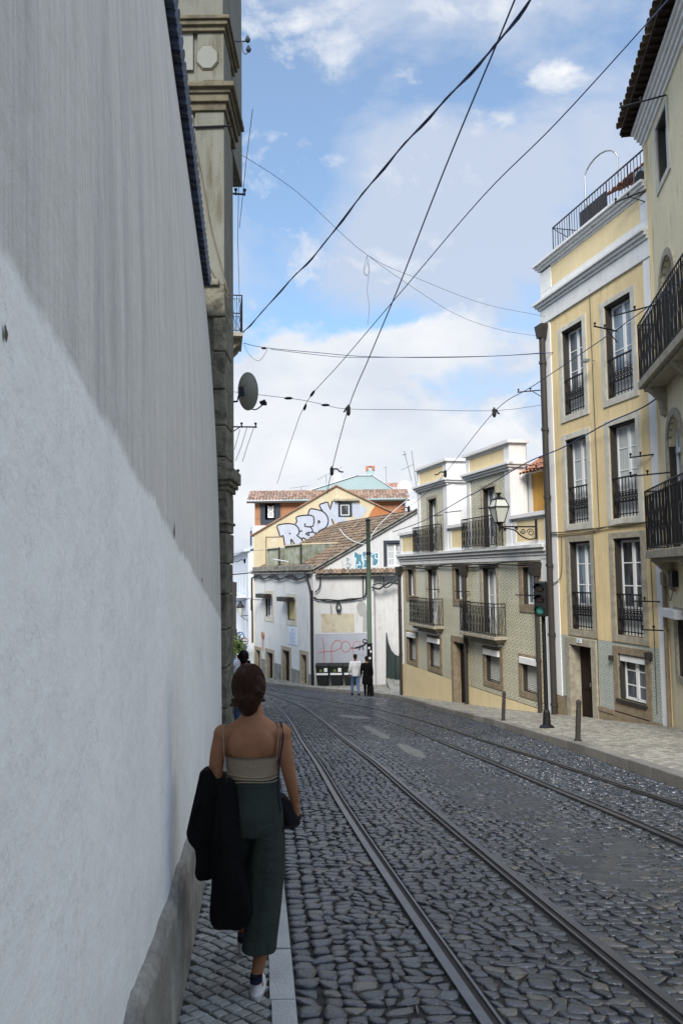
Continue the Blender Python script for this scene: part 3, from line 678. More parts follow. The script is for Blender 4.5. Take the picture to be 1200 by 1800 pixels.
def bracket(par, fr, u, z, L=.9, d=(1, 0), v=-.02, m='iron', out=.0, pins=2, brace=False, name='wire_bracket'):
    mb = MB(); du, dv = d; mb.tube([(u, v, z), (u+du*L, v+dv*L, z)], .017, 6)
    for i in range(pins):
        q = L*(.96-.42*i); mb.tube([(u+du*q, v+dv*q, z-.02), (u+du*q, v+dv*q, z+.08)], .016, 6); mb.lathe([(.015, .05), (.028, .06), (.028, .09), (.012, .10)], (u+du*q, v+dv*q, z), 8)
    if brace: mb.tube([(u, v, z-.35*L), (u+du*L*.5, v+dv*L*.5, z)], .012, 6)
    return mb.build(name, M[m], par, fr)
def cornice(mb, u0, u1, z0, z1, proj, v=0., steps=3, ends=(1, 1)):
    for i in range(steps):
        p = proj*(i+1)/steps; h0 = z0+(z1-z0)*i/steps; h1 = z0+(z1-z0)*(i+1)/steps
        mb.box(u0-(p if ends[0] else 0), u1+(p if ends[1] else 0), v-p, v+.05-.002*i, h0, h1-.0)
def downpipe(par, fr, u, z0, z1, r=.06, v=-.10, m='dframe', hopper=True, name='downpipe'):
    mb = MB(); mb.tube([(u, v, z0), (u, v, z1)], r, 10)
    z = z0+1.2
    while z < z1: mb.lathe([(r*1.25, -.04), (r*1.25, .04)], (u, v, z), 10); z += 1.9
    if hopper: mb.prism([(u-.09, z1-.05), (u+.09, z1-.05), (u+.19, z1+.25), (u+.21, z1+.33), (u-.21, z1+.33), (u-.19, z1+.25)], v-.12, v+.09)
    return mb.build(name, M[m], par, fr)

# ================================================================ NEAR LEFT: GARDEN WALL AND STONE BUILDING
gw = thing('garden_wall', 'long tall grey rendered garden wall with rain streaks above a pale lower band, left of the pavement', 'wall')
ZT = lambda Y: 5.29+(9.7-Y)*.088
mb = MB(); ys = list(np.arange(-6, 9.71, .4)); ys[-1] = 9.70; prof = []
NH = 26
V = []; F = []
for y in ys:
    g = float(gz(y))-.1; zt = ZT(y)
    for k in range(NH+1):
        t = k/NH; h = (zt-g)*t; V.append((wallx(y)-.21*(max(h-.1, 0)/6.2)**3.2, y, g+h))
    V.append((wallx(y)-.62, y, zt)); V.append((wallx(y)-.62, y, g))
n = NH+3
for i in range(len(ys)-1):
    for k in range(n-1): F.append((i*n+k, i*n+k+1, (i+1)*n+k+1, (i+1)*n+k))
F.append(tuple(reversed(range((len(ys)-1)*n, len(ys)*n)))); F.append(tuple(range(n)))
mb.add(V, F); mb.build('wall_face', M['lwall'], gw)
mb = MB(); ys = np.arange(-6, 9.72, .08); V = []; F = []; rg = np.random.default_rng(5)
for i, y in enumerate(ys):
    g = float(gz(y)); top = g+.575+.012*math.sin(y*3.1)+.010*math.sin(y*9.7)+rg.normal(0, .006); x = wallx(y)
    V += [(x+.055+.005*math.sin(y*2), y, g-.05), (x+.045+rg.normal(0, .002), y, top-.05), (x+.028+rg.normal(0, .004), y, top-.008), (x-.05, y, top+.012)]
for i in range(len(ys)-1):
    for k in range(3): F.append((i*4+k, i*4+k+1, i*4+5+k, i*4+4+k))
mb.add(V, F).build('plinth', M['plinth'], gw)
# little hole and chips in the plaster
mb = MB(); wy = 1.41
for (yy, zz, ry, rz) in ((1.277, EYE+.396, .007, .014), (4.05, EYE+.22, .012, .035), (6.2, EYE-.05, .014, .02)):
    P = [(wallx(yy)+.004-.21*((zz-gz(yy))/6.2)**3.2, yy+ry*math.cos(a)*(1+.3*math.sin(3*a+yy)), zz+rz*math.sin(a)*(1+.3*math.cos(2*a+yy))) for a in np.linspace(0, 6.28, 13)[:-1]]; mb.quad(*P)
mb.build('chipped_plaster', M['dframe'], gw)
mb = MB(); y = -5.9
while y < 9.65:
    x = wallx(y)-.21; z = ZT(y)
    mb.tube([(x+.09, y, z+.005), (x-.18, y, z+.07)], .052, 8); mb.tube([(x+.075, y+.065, z-.03), (x-.18, y+.065, z+.03)], .030, 6); y += .13
mb.build('coping', M['cope'], gw)
# stone building: end wall facing up the street, and its long street front
sb = thing('corner_building', 'tall grey stone-cornered building with projecting cornices rising beyond the end of the garden wall', 'building', (-1.40, 10.0, float(gz(10))))
FL = Fr((-1.48, 10.3), (-1.48-.155*27.7, 38.0), float(gz(10)))     # street front, u runs down the street
zb = FL.zb
class WF:     # world-aligned child helper: vertices in world coordinates relative to the Empty
    def __init__(s, o): s.o = o
    def build(s, mb, name, m, bevel=0., parent=None, smooth=False):
        l = s.o.location; mb.V = [(a-l[0], b-l[1], c-l[2]) for a, b, c in mb.V]; return mb.build(name, m, parent or s.o, None, smooth, bevel)
wf = WF(sb); XC = -1.455
mb = MB(); mb.box(-7.5, XC-.03, 10.0, 11.0, 3.0, 7.7); wf.build(mb, 'end_wall', M['bldg_plaster'])
mb = MB(); mb.box(-2.62, -1.86, 9.975, 9.999, 3.0, 7.7); mb.box(-2.62, -1.86, 9.96, 9.999, 8.28, 8.78); wf.build(mb, 'pale_panel', M['bldg_white'])
mb = MB(); mb.box(-1.83, XC, 9.95, 10.6, 5.38, 7.70); mb.box(-1.80, XC, 9.95, 10.6, 8.03, 8.78); wf.build(mb, 'corner_strip', M['bldg_plaster'], .01)
mb = MB(); mb.box(-7.5, XC-.02, 10.0, 12, 7.7, 12.5); wf.build(mb, 'upper_wall', M['bldg_plaster'])
mb = MB()
for i, (p, z0, z1) in enumerate(((.03, 7.70, 7.80), (.07, 7.80, 7.90), (.10, 7.90, 7.955), (.15, 7.955, 8.02))): mb.box(-7.5, XC+p, 9.95-p, 10.9, z0, z1)
for i, (p, z0, z1) in enumerate(((.04, 8.78, 8.84), (.08, 8.84, 8.90), (.11, 8.90, 8.95))): mb.box(-7.5, XC-.02+p, 9.95-p, 10.9, z0, z1)
wf.build(mb, 'cornice', M['cornice_stone'], .008)
# octagonal relief on the frieze
mb = MB(); cx, cz = -1.67, 8.43
oc = lambda r: [(cx+r*math.cos(a), cz+r*1.15*math.sin(a)) for a in np.linspace(math.pi/8, 2*math.pi+math.pi/8, 9)[:-1]]
mb.prism(oc(.135), 9.925, 9.951); o_ = wf.build(mb, 'octagonal_relief', M['bldg_white'], .006)
mb = MB(); P = oc(.15); P.append(P[0]); mb.tube([(a, 9.945, b) for a, b in P], .012, 6); wf.build(mb, 'relief_moulding', M['cornice_stone'])
mb = MB(); mb.box(-1.72, XC-.01, 9.93, 9.951, 8.04, 8.12); mb.box(-1.80, XC-.01, 9.90, 10.0, 8.0, 8.04); wf.build(mb, 'frieze_band', M['cornice_stone'], .004)
mb = MB(); mb.tube([(-2.4, 9.93, 7.46), (-1.36, 9.93, 7.49)], .014, 6); wf.build(mb, 'tie_rod', M['iron'])
mb = MB()
mb.tube([(-1.86, 9.94, 7.44), (-1.845, 9.935, 6.2), (-1.86, 9.935, 5.6)], .010, 5); mb.tube([(-1.85, 9.93, 7.4), (-1.62, 9.93, 6.1), (-1.40, 9.93, 5.25)], .010, 5); mb.tube([(-1.85, 9.94, 5.95), (-1.40, 9.94, 5.2)], .010, 5)
wf.build(mb, 'wall_cables', M['cornice_stone'])
# quoined pilaster
mb = MB(); z = float(gz(10))-.2; rg = random.Random(4); k = 0
while z < 5.36:
    h = .42*rg.uniform(.85, 1.2); z1 = min(z+h, 5.38); w = .30 if k % 2 else .42; j = rg.uniform(-.008, .008)
    if not (z < 2.86 < z1): pass
    mb.box(-1.30-w, XC+j+(.012 if z > 2.9 else .02), 9.93+j, 10.55, z+.006, z1-.006); z = z1; k += 1
wf.build(mb, 'quoins', M['old_stone'], .018)
mb = MB(); mb.box(-7.5, XC-.02, 9.985, 10.5, -1.3, 5.38); wf.build(mb, 'lower_end_wall', M['old_stone'])
mb = MB()
for p, z0, z1 in ((.015, 2.62, 2.74), (.05, 2.74, 2.80), (.085, 2.80, 2.86), (.12, 2.86, 3.02)): mb.box(-1.75, XC+p, 9.93-p, 10.6, z0, z1)
mb.box(-1.75, XC+.03, 9.9, 10.6, 3.02, 3.10); mb.box(-1.75, XC+.045, 9.9, 10.6, 2.32, 2.36)
wf.build(MB().box(-1.85, -1.52, 9.88, 10.2, 5.36, 5.44), 'stone_cap', M['old_stone'], .01)
wf.build(mb, 'capital', M['old_stone'], .015)
mb = MB(); holes_wall(mb, 0, FL.len, -6.5, 8.9, [(u, u+1.1, z, z+2.1) for u in (5, 10, 15, 20, 25, 30) for z in (-.5, 4.3)], 0, .2); body(mb, 0, FL.len, -6.5, 8.9, 8.)
mb.build('street_front', M['bldg_plaster'], sb, None); o = COL.objects['street_front']; 
mwl = Matrix.Translation((FL.p0[0], FL.p0[1], 0)) @ Matrix.Rotation(FL.rot, 4, 'Z'); o.matrix_basis = Matrix.Translation(-sb.location) @ mwl
def onfl(o): o.matrix_basis = Matrix.Translation(-sb.location) @ mwl; return o
bal = MB(); bY = 24.0; ub = (23.2-10.3)*math.hypot(1, .16)
bal.box(ub-.1, ub+1.6, -.62, 0, 8.72, 8.84); bal.prism([(-.55, 8.72), (0, 8.72), (0, 7.7), (-.12, 7.9), (-.2, 8.3), (-.5, 8.6)], ub+.2, ub+.4, 'x'); bal.prism([(-.55, 8.72), (0, 8.72), (0, 7.7), (-.12, 7.9), (-.2, 8.3), (-.5, 8.6)], ub+1.2, ub+1.4, 'x')
bo = onfl(bal.build('balcony', M['stone'], sb, None, bevel=.01))
r_ = iron_rail(None, None, [(ub-.08, 0), (ub-.08, -.60), (ub+1.58, -.60), (ub+1.58, 0)], 8.84, 9.98, .13); r_.parent = bo
for i, (yy, zz, L) in enumerate(((17.0, 4.86, .72), (14.6, 3.52, .26), (12.9, 8.05, .35), (21.0, 6.6, .2))):
    uu = (yy-10.3)*math.hypot(1, .16); b_ = onfl(bracket(sb, None, uu, zz, L, (0, -1), 0, 'bluegrey_iron', pins=3 if L > .6 else 2 if L > .3 else 1, brace=L > .6))
# insulator hook high on the building
mb = MB(); p = at(415, 72, 10.4); mb.tube([(p[0]-.06, 10.4, p[2]), (p[0]+.16, 10.4, p[2]-.01)], .010, 6); mb.tube(smoothpath([(p[0]+.08, 10.4, p[2]), (p[0]+.09, 10.4, p[2]-.14), (p[0]+.13, 10.4, p[2]-.19), (p[0]+.17, 10.4, p[2]-.14)]), .009, 6)
for dx, dz in ((.16, 0), (.17, -.14)): mb.lathe([(.02, -.02), (.035, 0), (.035, .03), (.02, .05), (.015, .07)], (p[0]+dx, 10.4, p[2]+dz), 8)
wf.build(mb, 'insulator_hook', M['bluegrey_iron'])
# hanging wires along the left front
for i, (pts, lab) in enumerate((([(424, 200, 12), (420, 300, 13.5), (418, 420, 15.5), (421, 530, 19)], 'thin vertical wire hanging along the cornice edge of the corner building'), ([(444, 192, 12.5), (432, 290, 13.5), (421, 400, 15)], 'thin slanting wire below the upper iron hook bracket'),
        ([(446, 752, 17), (436, 780, 17), (426, 812, 17)], 'outermost short wire hanging under the horizontal iron bracket'), ([(434, 752, 17), (424, 785, 17), (414, 810, 17)], 'middle short wire hanging under the horizontal iron bracket'), ([(422, 755, 17), (412, 790, 17)], 'innermost short wire hanging under the horizontal iron bracket'))):
    mb = MB(); mb.tube([at(*p) for p in pts], .006, 5); tag(mb.build('hanging_wire', M['wire']), lab, 'wire', 'loose wires by the corner building')
# satellite dish
c = Vector(at(437, 688, 17)); t = thing('satellite_dish', 'grey-green satellite dish on an iron arm sticking out from the corner building', 'satellite dish', c)
nrm = Vector((.78, .60, .12)).normalized(); q = nrm.to_track_quat('Z', 'Y').to_matrix().to_4x4()
mb = MB(); mb.lathe([(.41*s, -.085*(1-s*s)-.012) for s in np.linspace(1, .02, 8)], (0, 0, 0), 32); mb.V = [tuple(q @ Vector(v)) for v in mb.V]
d = mb.build('reflector', M['dish'], t, smooth=True); md = d.modifiers.new('t', 'SOLIDIFY'); md.thickness = .012
mb = MB(); mb.tube([(-.1, -.03, -.02), (-.22, -.02, -.12), (-.24, -.02, -.22), (-.62, 0, -.24)], .022, 8); mb.box(-.20, -.06, -.06, .02, -.10, .10); mb.build('wall_arm', M['bluegrey_iron'], t)
mb = MB(); mb.tube(smoothpath([(-.06, -.02, -.1), (.02, .0, -.34), (.14, .1, -.38), (.30, .2, -.24)]), .014, 8); mb.build('feed_arm', M['bluegrey_iron'], t)
mb = MB(); mb.tube([(.24, .18, -.22), (.33, .22, -.16)], [.045, .03], 10); mb.box(.28, .37, .18, .26, -.26, -.19); mb.build('receiver', M['iron'], t, bevel=.005)

# ================================================================ YELLOW HOUSE
YF = Fr((5.87, 22.1), (6.96, 17.5), -2.6); YL = YF.len
yh = thing('yellow_house', 'tall ochre-yellow four-storey house with white corner strips and roof terrace', 'house', fr=YF)
wr = {}
cols = ((.84, 1.90), (2.94, 4.05)); rowsz = ((5.80, 8.12), (2.88, 5.14), (.11, 2.40))
ho = [(a, b, c, d) for a, b in cols for c, d in rowsz]
mb = MB(); holes_wall(mb, .22, 4.60, -.08, 8.64, ho); mb.build('upper_wall', M['yellow'], yh, YF)
body(MB(), -.25, 4.86, -4.2, 10.3, 9., .01).build('house_body', M['yellow'], yh, YF)
dr = (.78, 1.86, -2.32, -.30); w1 = (2.95, 4.04, -1.39, -.33)
mb = MB(); holes_wall(mb, .22, 4.60, -1.72, -.082, [(dr[0], dr[1], -1.72, dr[3]), w1]); mb.build('tiled_lower_wall', M['azulejo2'], yh, YF)
mb = MB(); holes_wall(mb, -.25, 4.86, -4.2, -1.722, [(dr[0], dr[1], -2.32, -1.722)], -.05, .3)
mb.box(1.96, 2.76, -.075, -.03, -1.80, -1.70); mb.box(4.2, 4.62, -.075, -.03, -1.80, -1.70)
mb.build('stone_base', M['stone_br'], yh, YF)
MB().box(-.25, .22, -.025, .2, -4.2, 8.64).build('corner_strip', M['white'], yh, YF); MB().box(4.60, 4.88, -.025, .2, -1.9, 8.64).build('corner_strip', M['white'], yh, YF)
mb = MB(); mb.box(-.27, 4.90, -.05, .2, 8.642, 9.06); mb.box(-.25, 4.88, -.03, .2, 9.30, 9.55); mb.box(-.25, .38, -.03, .2, 9.55, 10.15); mb.box(4.58, 4.88, -.03, .2, 9.55, 10.15); mb.box(.38, 4.58, -.03, .2, 10.13, 10.2)
cornice(mb, -.27, 4.88, 9.06, 9.298, .18, -.03, 3, (1, 0)); cornice(mb, -.25, 4.88, 10.2, 10.42, .16, -.03, 3, (1, 0)); mb.build('cornice', M['white_trim'], yh, YF, bevel=.01)
MB().box(.38, 4.58, -.01, .2, 9.55, 10.13).build('parapet_panel', M['yellow2'], yh, YF)
for ci, (a, b) in enumerate(cols):
    for ri, (c, d) in enumerate(rowsz):
        w = win(yh, YF, a, b, c, d, rows=3, sur='stone_gr' if ri < 2 else 'stone', sw=.18, sb=.17, st=.15 if ri else .13, low=.62, pane='pane' if (ri+ci) % 3 else 'pane_dark')
        flat_rail(w, YF, a+.01, b-.01, c+.02, c+.98, .03, 8)
win(yh, YF, *w1, rows=3, sur='stone_br', sw=.2, sb=.32, st=.18, pane='pane_dark', dep=.14)
MB().box(w1[0]+.03, w1[1]-.03, .02, .12, w1[3]-.17, w1[3]-.01).build('blind_box', M['white'], yh, YF)
MB().box(w1[0]-.05, w1[1]+.05, -.08, .1, w1[2]-.07, w1[2]-.002).build('sill', M['dframe'], yh, YF)
# door
mb = MB(); mb.box(dr[0]+.05, dr[1]-.05, .22, .27, dr[2], dr[3]-.04)
dz = [(-2.2, -1.55), (-1.45, -.95)]
for (za, zb_) in dz:
    for (ua, ub_) in ((.90, 1.28), (1.36, 1.74)): mb.box(ua, ub_, .20, .221, za, zb_)
do = mb.build('door', M['door'], yh, YF, bevel=.008)
mb = MB(); mb.tube([(1.34, .18, -1.35), (1.34, .18, -1.25)], .018, 8); mb.build('door_handle', M['steel'], do, YF)
mb = MB(); 
for i in range(5): mb.tube([(1.40+.07*i, .205, -.85), (1.54+.07*i, .205, -.45)], .008, 5); mb.tube([(1.54+.07*i, .205, -.85), (1.40+.07*i, .205, -.45)], .008, 5)
mb.build('door_grille', M['stone_br'], do, YF)
mb = MB(); surround(mb, dr[0], dr[1], -2.6, dr[3], .22, -.08, .08, 0, .2); mb.box(dr[0]+.003, dr[0]+.03, -.075, .215, dr[2], dr[3]-.03); mb.box(dr[1]-.03, dr[1]-.003, -.075, .215, dr[2], dr[3]-.03); mb.box(dr[0]-.3, dr[1]+.18, -.22, .2, -3.0, -2.33); mb.build('door_surround', M['stone'], yh, YF, bevel=.01)
mb = MB(); mb.box(1.2, 1.42, -.095, -.07, -.22, -.11); np_ = mb.build('number_plate', M['white'], yh, YF)
mb = MB(); mb.box(1.27, 1.29, -.101, -.095, -.2, -.13); mb.box(1.32, 1.34, -.101, -.095, -.2, -.13); mb.build('digits', M['signblue'], np_, YF)
mb = MB(); mb.box(2.70, 2.80, -.12, -.02, -.52, -.40); mb.box(4.22, 4.34, -.16, -.02, -.34, -.18); mb.build('meter_box', M['dframe'], yh, YF, bevel=.01)
downpipe(yh, YF, -.03, -3.2, 8.25, .085, -.14)
# cables on the facade
mb = MB()
mb.tube(smoothpath([(-.2, -.06, 2.72), (1.2, -.05, 2.66), (2.6, -.05, 2.70), (4.9, -.06, 2.72)], 6), .017, 6); mb.tube(smoothpath([(-.2, -.06, 2.66), (1.7, -.05, 2.62), (3.4, -.05, 2.74), (4.9, -.06, 2.66)], 6), .012, 6)
mb.tube([(2.36, -.04, 8.6), (2.38, -.04, 5), (2.40, -.04, 2.7), (2.1, -.045, 2.6), (2.12, -.04, 0), (2.1, -.04, -1.7)], .010, 6); mb.tube([(4.44, -.04, 2.7), (4.45, -.04, 0.1), (4.45, -.05, -1.5)], .010, 6)
mb.tube(smoothpath([(-.15, -.06, 1.35), (.1, -.05, 1.32), (.45, -.05, 1.6), (.52, -.05, 2.6)]), .012, 6)
mb.build('facade_cable', M['cornice_stone'], yh, YF)
for u, z, L, d_ in ((-.1, 6.75, .8, (-.55, -.83)), (3.5, 7.35, .8, (.3, -.95)), (4.7, 4.2, .6, (-.9, -.4)), (4.7, .95, .7, (-.9, -.4)), (-.1, 4.55, .7, (-.8, -.6)), (-.1, .95, .8, (-.8, -.6)), (4.8, 10.2, .75, (-.9, -.45))):
    bracket(yh, YF, u, z, L, d_, -.03, brace=z > 6)
# bird-shaped floodlight between top windows
mb = MB(); mb.tube([(2.47, -.03, 6.9), (2.47, -.22, 6.93)], .012, 6); mb.box(2.36, 2.52, -.34, -.20, 6.86, 6.93); mb.build('floodlight', M['steel'], yh, YF, bevel=.01)
# terrace
mb = MB(); mb.box(.32, 4.88, .10, .13, 11.27, 11.30); mb.box(.32, 4.88, .11, .125, 10.62, 10.64)
for i in range(36): u = .33+4.54*i/35; mb.tube([(u, .115, 10.42), (u, .115, 11.28)], .009 if i % 7 else .016, 5)
for i in range(14): vv = .115+2.2*(i+1)/14; mb.tube([(.33, vv, 10.42), (.33, vv, 11.28)], .009, 5)
mb.tube([(.33, .12, 11.28), (.33, 2.3, 11.28)], .014, 6); mb.tube([(.35, .12, 11.25), (1.25, .3, 10.5)], .012, 6)
mb.build('terrace_railing', M['bluegrey_iron'], yh, YF)
MB().box(1.72, 2.95, .15, .18, 10.42, 11.1).build('terrace_screen', M['dframe'], yh, YF)
mb = MB(); r0 = YF.px(1018, 290, .15); P = [(1.95, .2, 10.42), (1.95, .2, 12.0)]+[(2.47-.52*math.cos(t), .2+.1*t, 12.0+.35*math.sin(t)) for t in np.linspace(0, math.pi, 9)[1:]]+[(2.99, .5, 11.5)]
mb.tube(P, .022, 8); mb.build('vent_pipe', M['steel'], yh, YF)
mb = MB(); mb.box(2.9, 4.3, .7, 2.0, 10.3, 11.15); h_ = mb.build('terrace_hut', M['dframe'], yh, YF)
mb = MB(); tiles(mb, (2.6, .4, 11.15), (1, 0, 0), (0, .9, .43), 8, 5); mb.build('hut_roof', M['terra_hot'], h_, YF)
mb = MB(); mb.box(4.05, 4.6, .2, .5, 10.45, 11.0); a_ = mb.build('air_conditioner', M['white_trim'], yh, YF, bevel=.02)
mb = MB(); mb.lathe([(.2, 0), (.2, -.02)], (4.3, .2, 10.73), 16, 'y'); mb.build('fan_grille', M['dframe'], a_, YF)
mb = MB(); mb.box(.45, .95, .2, .45, 10.42, 10.66); mb.build('planter', M['clay'], yh, YF, bevel=.02)

# ================================================================ TILED HOUSE (lower, with two attic bays)
TF = Fr((2.6, 34.7), (5.87, 22.2), -4.2); TL = 12.62
th = thing('tiled_house', 'two-storey house clad in green patterned azulejo tiles with yellow attic parapet', 'house', fr=TF)
FW = [(3.07, 4.13), (8.24, 9.28)]; SW = [(.72, 1.50), (5.88, 6.72), (11.08, 11.88)]
GW = [(.66, 1.58, -2.06, -1.06), (3.12, 4.24, -2.05, -1.08), (8.32, 9.38, -1.94, -1.06), (10.88, 11.86, -1.92, -1.08)]
GD = (5.66, 6.70, -3.2, -.88)
ho = [(a, b, -.36, 1.76) for a, b in FW]+[(a, b, .66, 1.76) for a, b in SW]+GW+[(GD[0], GD[1], -2.3, GD[3])]
mb = MB(); holes_wall(mb, 0, TL, -2.3, 1.95, ho, 0, .26); mb.build('tiled_wall', M['azulejo'], th, TF)
body(MB(), 0, TL, -6, 2.0, 8., .01).build('house_body', M['white'], th, TF)
mb = MB(); holes_wall(mb, -.12, TL, -5.5, -2.302, [(GD[0], GD[1], -3.2, -2.302)], -.04, .3)
mb.add([(0, -.04, -2.302), (5.5, -.04, -2.302), (5.5, -.04, -2.29), (0, -.04, -2.24)], [(0, 1, 2, 3)]); mb.build('yellow_plinth', M['yellow2'], th, TF)
MB().box(-.22, 0, -.03, .3, -2.25, 2.0).build('corner_strip', M['white'], th, TF); MB().box(12.25, TL+.02, -.03, .3, -5, 2.0).build('corner_strip', M['white'], th, TF)
for a, b in FW: win(th, TF, a, b, -.36, 1.76, rows=2, sur='stone', sw=.19, sb=.0, st=.16, low=.35)
for a, b in SW: win(th, TF, a, b, .66, 1.76, rows=1, sur='stone_br', sw=.24, sb=.24, st=.18, dep=.14)
for i, g in enumerate(GW):
    win(th, TF, *g, rows=1, sash=1, sur='stone_br', sw=.22, sb=.18, st=.26, blind='blind', dep=.2)
    MB().box(g[0]-.05, g[1]+.02, -.10, .02, g[3]-.02, g[3]+.17).build('awning_box', M['white'], th, TF, bevel=.01)
mb = MB(); mb.box(GD[0]+.03, GD[1]-.03, .2, .25, GD[2], GD[3]-.03)
for za, zb_ in ((-3.0, -2.3), (-2.2, -1.3)):
    for ua, ub_ in ((5.76, 6.14), (6.22, 6.60)): mb.box(ua, ub_, .18, .201, za, zb_)
mb.build('door', M['door'], th, TF, bevel=.008)
mb = MB(); surround(mb, GD[0], GD[1], -3.3, GD[3], .2, -.07, .06, 0, .22); mb.box(GD[0]+.003, GD[0]+.028, -.065, .195, GD[2], GD[3]-.03); mb.box(GD[1]-.028, GD[1]-.003, -.065, .195, GD[2], GD[3]-.03); mb.box(GD[0]-.1, GD[1]+.1, -.2, .2, -3.7, GD[2]); mb.build('door_surround', M['stone_br'], th, TF, bevel=.01)
for (a, b) in ((1.95, 4.62), (7.15, 9.85)):
    mb = MB(); mb.box(a-.05, b+.05, -.42, 0, -.50, -.40); mb.box(a+.1, b-.1, -.30, 0, -.60, -.501); mb.box(a+.25, b-.25, -.16, 0, -.72, -.601)
    s_ = mb.build('balcony', M['stone'], th, TF, bevel=.01); iron_rail(s_, TF, [(a, 0), (a, -.38), (b, -.38), (b, 0)], -.40, .64, .115)
mb = MB(); mb.box(-.3, TL, -.03, .2, 1.952, 2.10); cornice(mb, -.25, TL, 2.10, 2.42, .17, 0, 3, (1, 0)); mb.build('cornice', M['white_trim'], th, TF, bevel=.012)
# parapet and attic bays
segs = ((-.30, 2.05), (5.28, 7.08), (10.42, TL))
for a, b in segs:
    mb = MB()
    mb.box(a, b, .012, .2, 2.42, 2.52); mb.box(a, a+.28, .012, .2, 2.52, 3.22); mb.box(b-.18, b, .012, .2, 2.52, 3.22); mb.box(a, b, .012, .2, 3.16, 3.24); mb.box(a-.02, b+.0, -.07, .24, 3.24, 3.36)
    pf = mb.build('parapet_frame', M['white'], th, TF, bevel=.008); MB().box(a+.28, b-.18, .03, .18, 2.52, 3.16).build('parapet_panel', M['yellow2'], pf, TF)
for nb, (a, b, dep, ztop, zc, d0, d1, dt) in enumerate(((2.05, 5.28, .95, 5.88, 5.02, 3.22, 4.12, 4.50), (7.08, 10.42, .60, 5.74, 4.92, 8.33, 9.30, 4.40))):
    mb = MB(); mb.box(a, a+.27, 0, .2, 2.42, ztop-.1); mb.box(b-.38, b, 0, .2, 2.42, ztop-.1); mb.box(a+.27, b-.38, .0, .2, 5.02 if nb == 0 else 4.92, 5.16 if nb == 0 else 5.06); mb.box(a+.27, b-.38, 0, .2, ztop-.2, ztop-.1)
    mb.box(b-.005, b, .2, dep, 2.42, ztop-.1); mb.box(a, a+.01, .2, dep, 2.42, ztop-.1); mb.box(b, b+.025, .16, .34, 3.36, zc-.1); mb.box(b, b+.025, dep-.18, dep-.03, 3.36, zc-.1)
    mb.box(a, b, dep-.02, dep, 2.42, ztop-.1); mb.box(a, b, .2, dep, ztop-.12, ztop-.1)
    cornice(mb, a, b, zc-.12, zc+.12, .17, 0, 3, (1, 1)); mb.box(b-.01, b+.17, -.1, dep, zc+.04, zc+.121); mb.box(b-.01, b+.11, -.1, dep, zc-.04, zc+.04)
    mb.box(a-.10, b+.10, -.10, dep+.05, ztop-.1, ztop)
    at_ = mb.build('attic_bay', M['white'], th, TF, bevel=.008)
    MB().box(a+.27, b-.38, .02, .18, zc+.14, ztop-.2).build('bay_panel', M['yellow2'], at_, TF)
    mb = MB(); holes_wall(mb, a+.27, b-.38, 2.42, zc-.12, [(d0, d1, 2.44, dt)], .04, .2); mb.build('bay_tiling', M['azulejo'], at_, TF)
    w = win(at_ if False else th, TF, d0, d1, 2.44, dt, v=.04, rows=2, sur='stone', sw=.14, sb=0, st=.12, low=.3)
    iron_rail(w, TF, [(a+.02, .0), (a+.02, -.22), (b-.62, -.22), (b-.62, .0)], 2.44, 3.46, .12)
mb = MB(); mb.box(5.28, 7.08, .95, 1.1, 2.42, 4.9); mb.box(0, 2.05, 1.2, 1.3, 2.42, 3.6); mb.build('recessed_wall', M['white'], th, TF)
mb = MB(); mb.box(10.42, TL+.02, .68, .8, 2.42, 4.66); ow = mb.build('recessed_ochre_wall', M['ochre_clad'], th, TF)
mb = MB(); mb.box(10.42, TL, .50, .68, 4.66, 4.80); mb.box(10.3, 10.6, .62, .68, 3.3, 4.66); mb.build('wall_trim', M['white_trim'], ow, TF)
mb = MB(); n_ = 10; tiles(mb, (10.55, 2.4, 6.05), (1, 0, 0), (0, -.82, -.57), n_, 6, .22, .42, .085, 6); mb.build('roof', M['terra_hot'], th, TF)
mb = MB(); mb.box(6.75, 6.98, .75, .95, 4.9, 5.55); mb.build('chimney', M['terra_hot'], th, TF)
for u, z0 in ((-.06, -5.0), (6.95, -4.2), (12.12, -4.0)): downpipe(th, TF, u, z0, 1.55, .065, -.13)
mb = MB()
for k, (z, r, ph) in enumerate(((1.90, .02, 0), (1.82, .022, 1.5), (1.86, .014, 3))):
    mb.tube([(u, -.07-.02*k, z+.035*math.sin(u*1.3+ph)) for u in np.linspace(-.2, 12.3, 40)], r, 6)
mb.build('facade_cable', M['cable'], th, TF)
for u, z, L, d_ in ((4.4, .98, .75, (-.95, -.3)), (7.2, .95, .75, (-.95, -.3)), (9.3, 3.72, .7, (-.95, -.3)), (4.9, 3.78, .8, (-.95, -.3)), (6.7, 3.80, .9, (-.95, -.3)), (12.2, .95, .9, (-.9, -.4))): bracket(th, TF, u, z, L, d_, -.05, pins=0)

